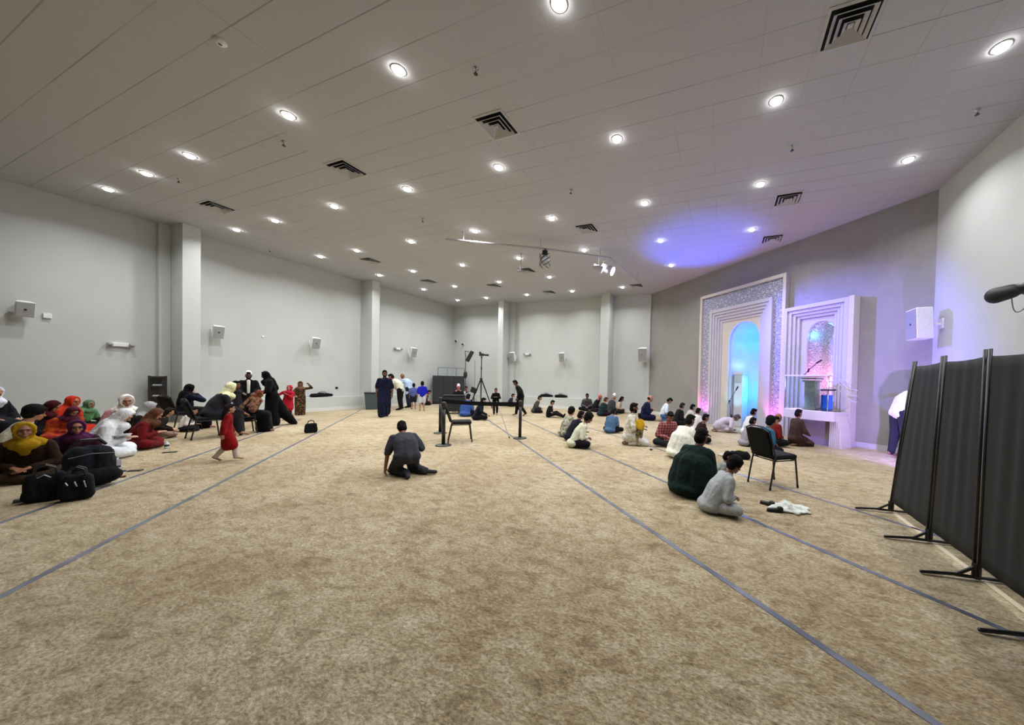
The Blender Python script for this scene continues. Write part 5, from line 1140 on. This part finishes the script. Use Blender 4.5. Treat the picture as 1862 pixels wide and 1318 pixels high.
def bottle(label, x, y, h=.20, col='dfe9ee', cap='e8e8e8'):
    r = thing('water_bottle', label, 'bottle', (x, y, 0), 0, 'water bottles on the carpet')
    Vol().lathe((0, 0, 0), [(.001, .002), (.032, .003), (.034, .02), (.031, h*.45), (.034, h*.6), (.033, h*.72), (.013, h*.88), (.013, h*.94)], 18).mesh('bottle_body', M_plain('pale_plastic', 'c9d3d6', .15), r, smooth=True)
    Vol().cyl((0, 0, h*.93), (0, 0, h), .016).mesh('cap', MAT['whitep'], r)
    Vol().lathe((0, 0, h*.3), [(.0335, 0), (.0352, .002), (.0352, h*.25), (.0335, h*.25+.002)], 18).mesh('label_band', M_plain('dark_band', '2c3338', .5), r, smooth=True)
bottle('water bottle with dark band standing right of the purple tunic', -8.77, 2.28, .21); bottle('small water bottle in front of the red dress', -10.55, 3.34, .15)
def flat(name, label, cat, x, y, rot, w, d, h, mat, z=0, bev=.003, group=None):
    o = Vol().box((-w/2, -d/2, 0), (w/2, d/2, h)).mesh(name, mat, None, bevel=bev, loc=(x, y, z+.003)); o.rotation_euler = (0, 0, math.radians(rot)); return tag(o, label, cat, group)
flat('notebook', 'dark blue flat notebook on the carpet under the water bottle', 'notebook', -8.74, 2.22, 20, .24, .16, .02, M_plain('blue_cover', '1f3f6a', .5))
flat('mobile_phone', 'black phone lying on the carpet right of the blue notebook', 'phone', -8.58, 2.40, 40, .15, .075, .012, MAT['blackp'])
flat('mobile_phone', 'black phone on the carpet in front of the red dress', 'phone', -9.98, 3.20, 55, .18, .08, .012, MAT['blackp'])
flat('pencil_case', 'thin brown case on the carpet right of the backpack', 'case', -8.25, 2.12, 70, .20, .06, .02, M_plain('brown_case', '5a3a28', .6))
flat('mobile_phone', 'small dark object on the carpet in front of the kneeling man', 'phone', -1.52, 7.78, 0, .06, .05, .03, MAT['blackp'])
flat('mobile_phone', 'black phone lying left of the denim blue shirt', 'phone', -3.9, 9.55, 30, .20, .1, .015, MAT['blackp'])
ob = thing('open_book', 'open white book on the lap of the white robed reader', 'book', (-10.06, 2.66, .38), math.radians(333))
for s in (-1, 1):
    Vol().box((0 if s > 0 else -.13, -.09, 0), (.13 if s > 0 else 0, .09, .014), Matrix.Rotation(-s*.22, 3, 'Y')).mesh('page_block', MAT['white'], ob)
def cloth_heap(label, x, y, r_, mat, seed, name='cloth_heap', flatn=1.0):
    rnd = random.Random(seed); v = Vol()
    v.ell((0, 0, .02), (r_*.8, r_*.55, .045*flatn)); v.ell((r_*.3, r_*.2, .03), (r_*.6, r_*.35, .05*flatn))
    for k in range(15):
        a = rnd.uniform(0, 2*PI); q = rnd.uniform(r_*.3, r_*.95); b = a+rnd.uniform(-.9, .9)
        v.cap((q*math.cos(a), q*.7*math.sin(a), rnd.uniform(.0, .03)*flatn), (q*math.cos(b)*.3, q*.3*math.sin(b), rnd.uniform(.04, .13)*flatn), rnd.uniform(.025, .04), rnd.uniform(.04, .06)*flatn)
    v.clamp(.004); o = v.mesh(name, mat, None, voxel=.012, sm=3, disp=.04, dscale=.07, loc=(x, y, 0)); return tag(o, label, 'cloth')
cloth_heap('crumpled white jacket lying on the carpet right of the boy in light grey', .84, 4.84, .27, M_cloth('ccd1ca'), 4, 'crumpled_jacket', .62)
cloth_heap('crumpled yellow green cloth behind the low black bag', .42, 8.12, .20, M_cloth('a8a860'), 7, 'crumpled_cloth', .8)
cloth_heap('small pale crumpled cloth in front of the red checked shirt and white robe', .12, 7.9, .18, M_cloth('b9b4ac'), 11, 'crumpled_cloth', .5)
def shoe(label, x, y, rot, mat):
    r = thing('shoe', label, 'shoe', (x, y, 0), math.radians(rot), 'shoes on the carpet'); r.scale = (.8, .8, .8)
    v = Vol(); v.cap((0, -.08, .035), (0, .09, .028), .036, .032); v.ell((0, -.07, .06), (.034, .05, .035)); v.clamp(.006); v.mesh('upper', mat, r, voxel=.009, sm=2)
    v = Vol(); v.cap((0, -.08, .01), (0, .09, .01), .038, .035); v.v = [(a, b, min(max(c, .001), .014)) for a, b, c in v.v]; v.mesh('sole', MAT['blackp'], r)
shoe('black shoe left of the crumpled white jacket', .60, 4.92, 60, MAT['blackp']); shoe('black shoe in front of the crumpled white jacket', .66, 4.70, 100, MAT['blackp'])
shoe('white and black shoe at the left end of the black bags', -7.70, 1.37, 200, MAT['greyp'])
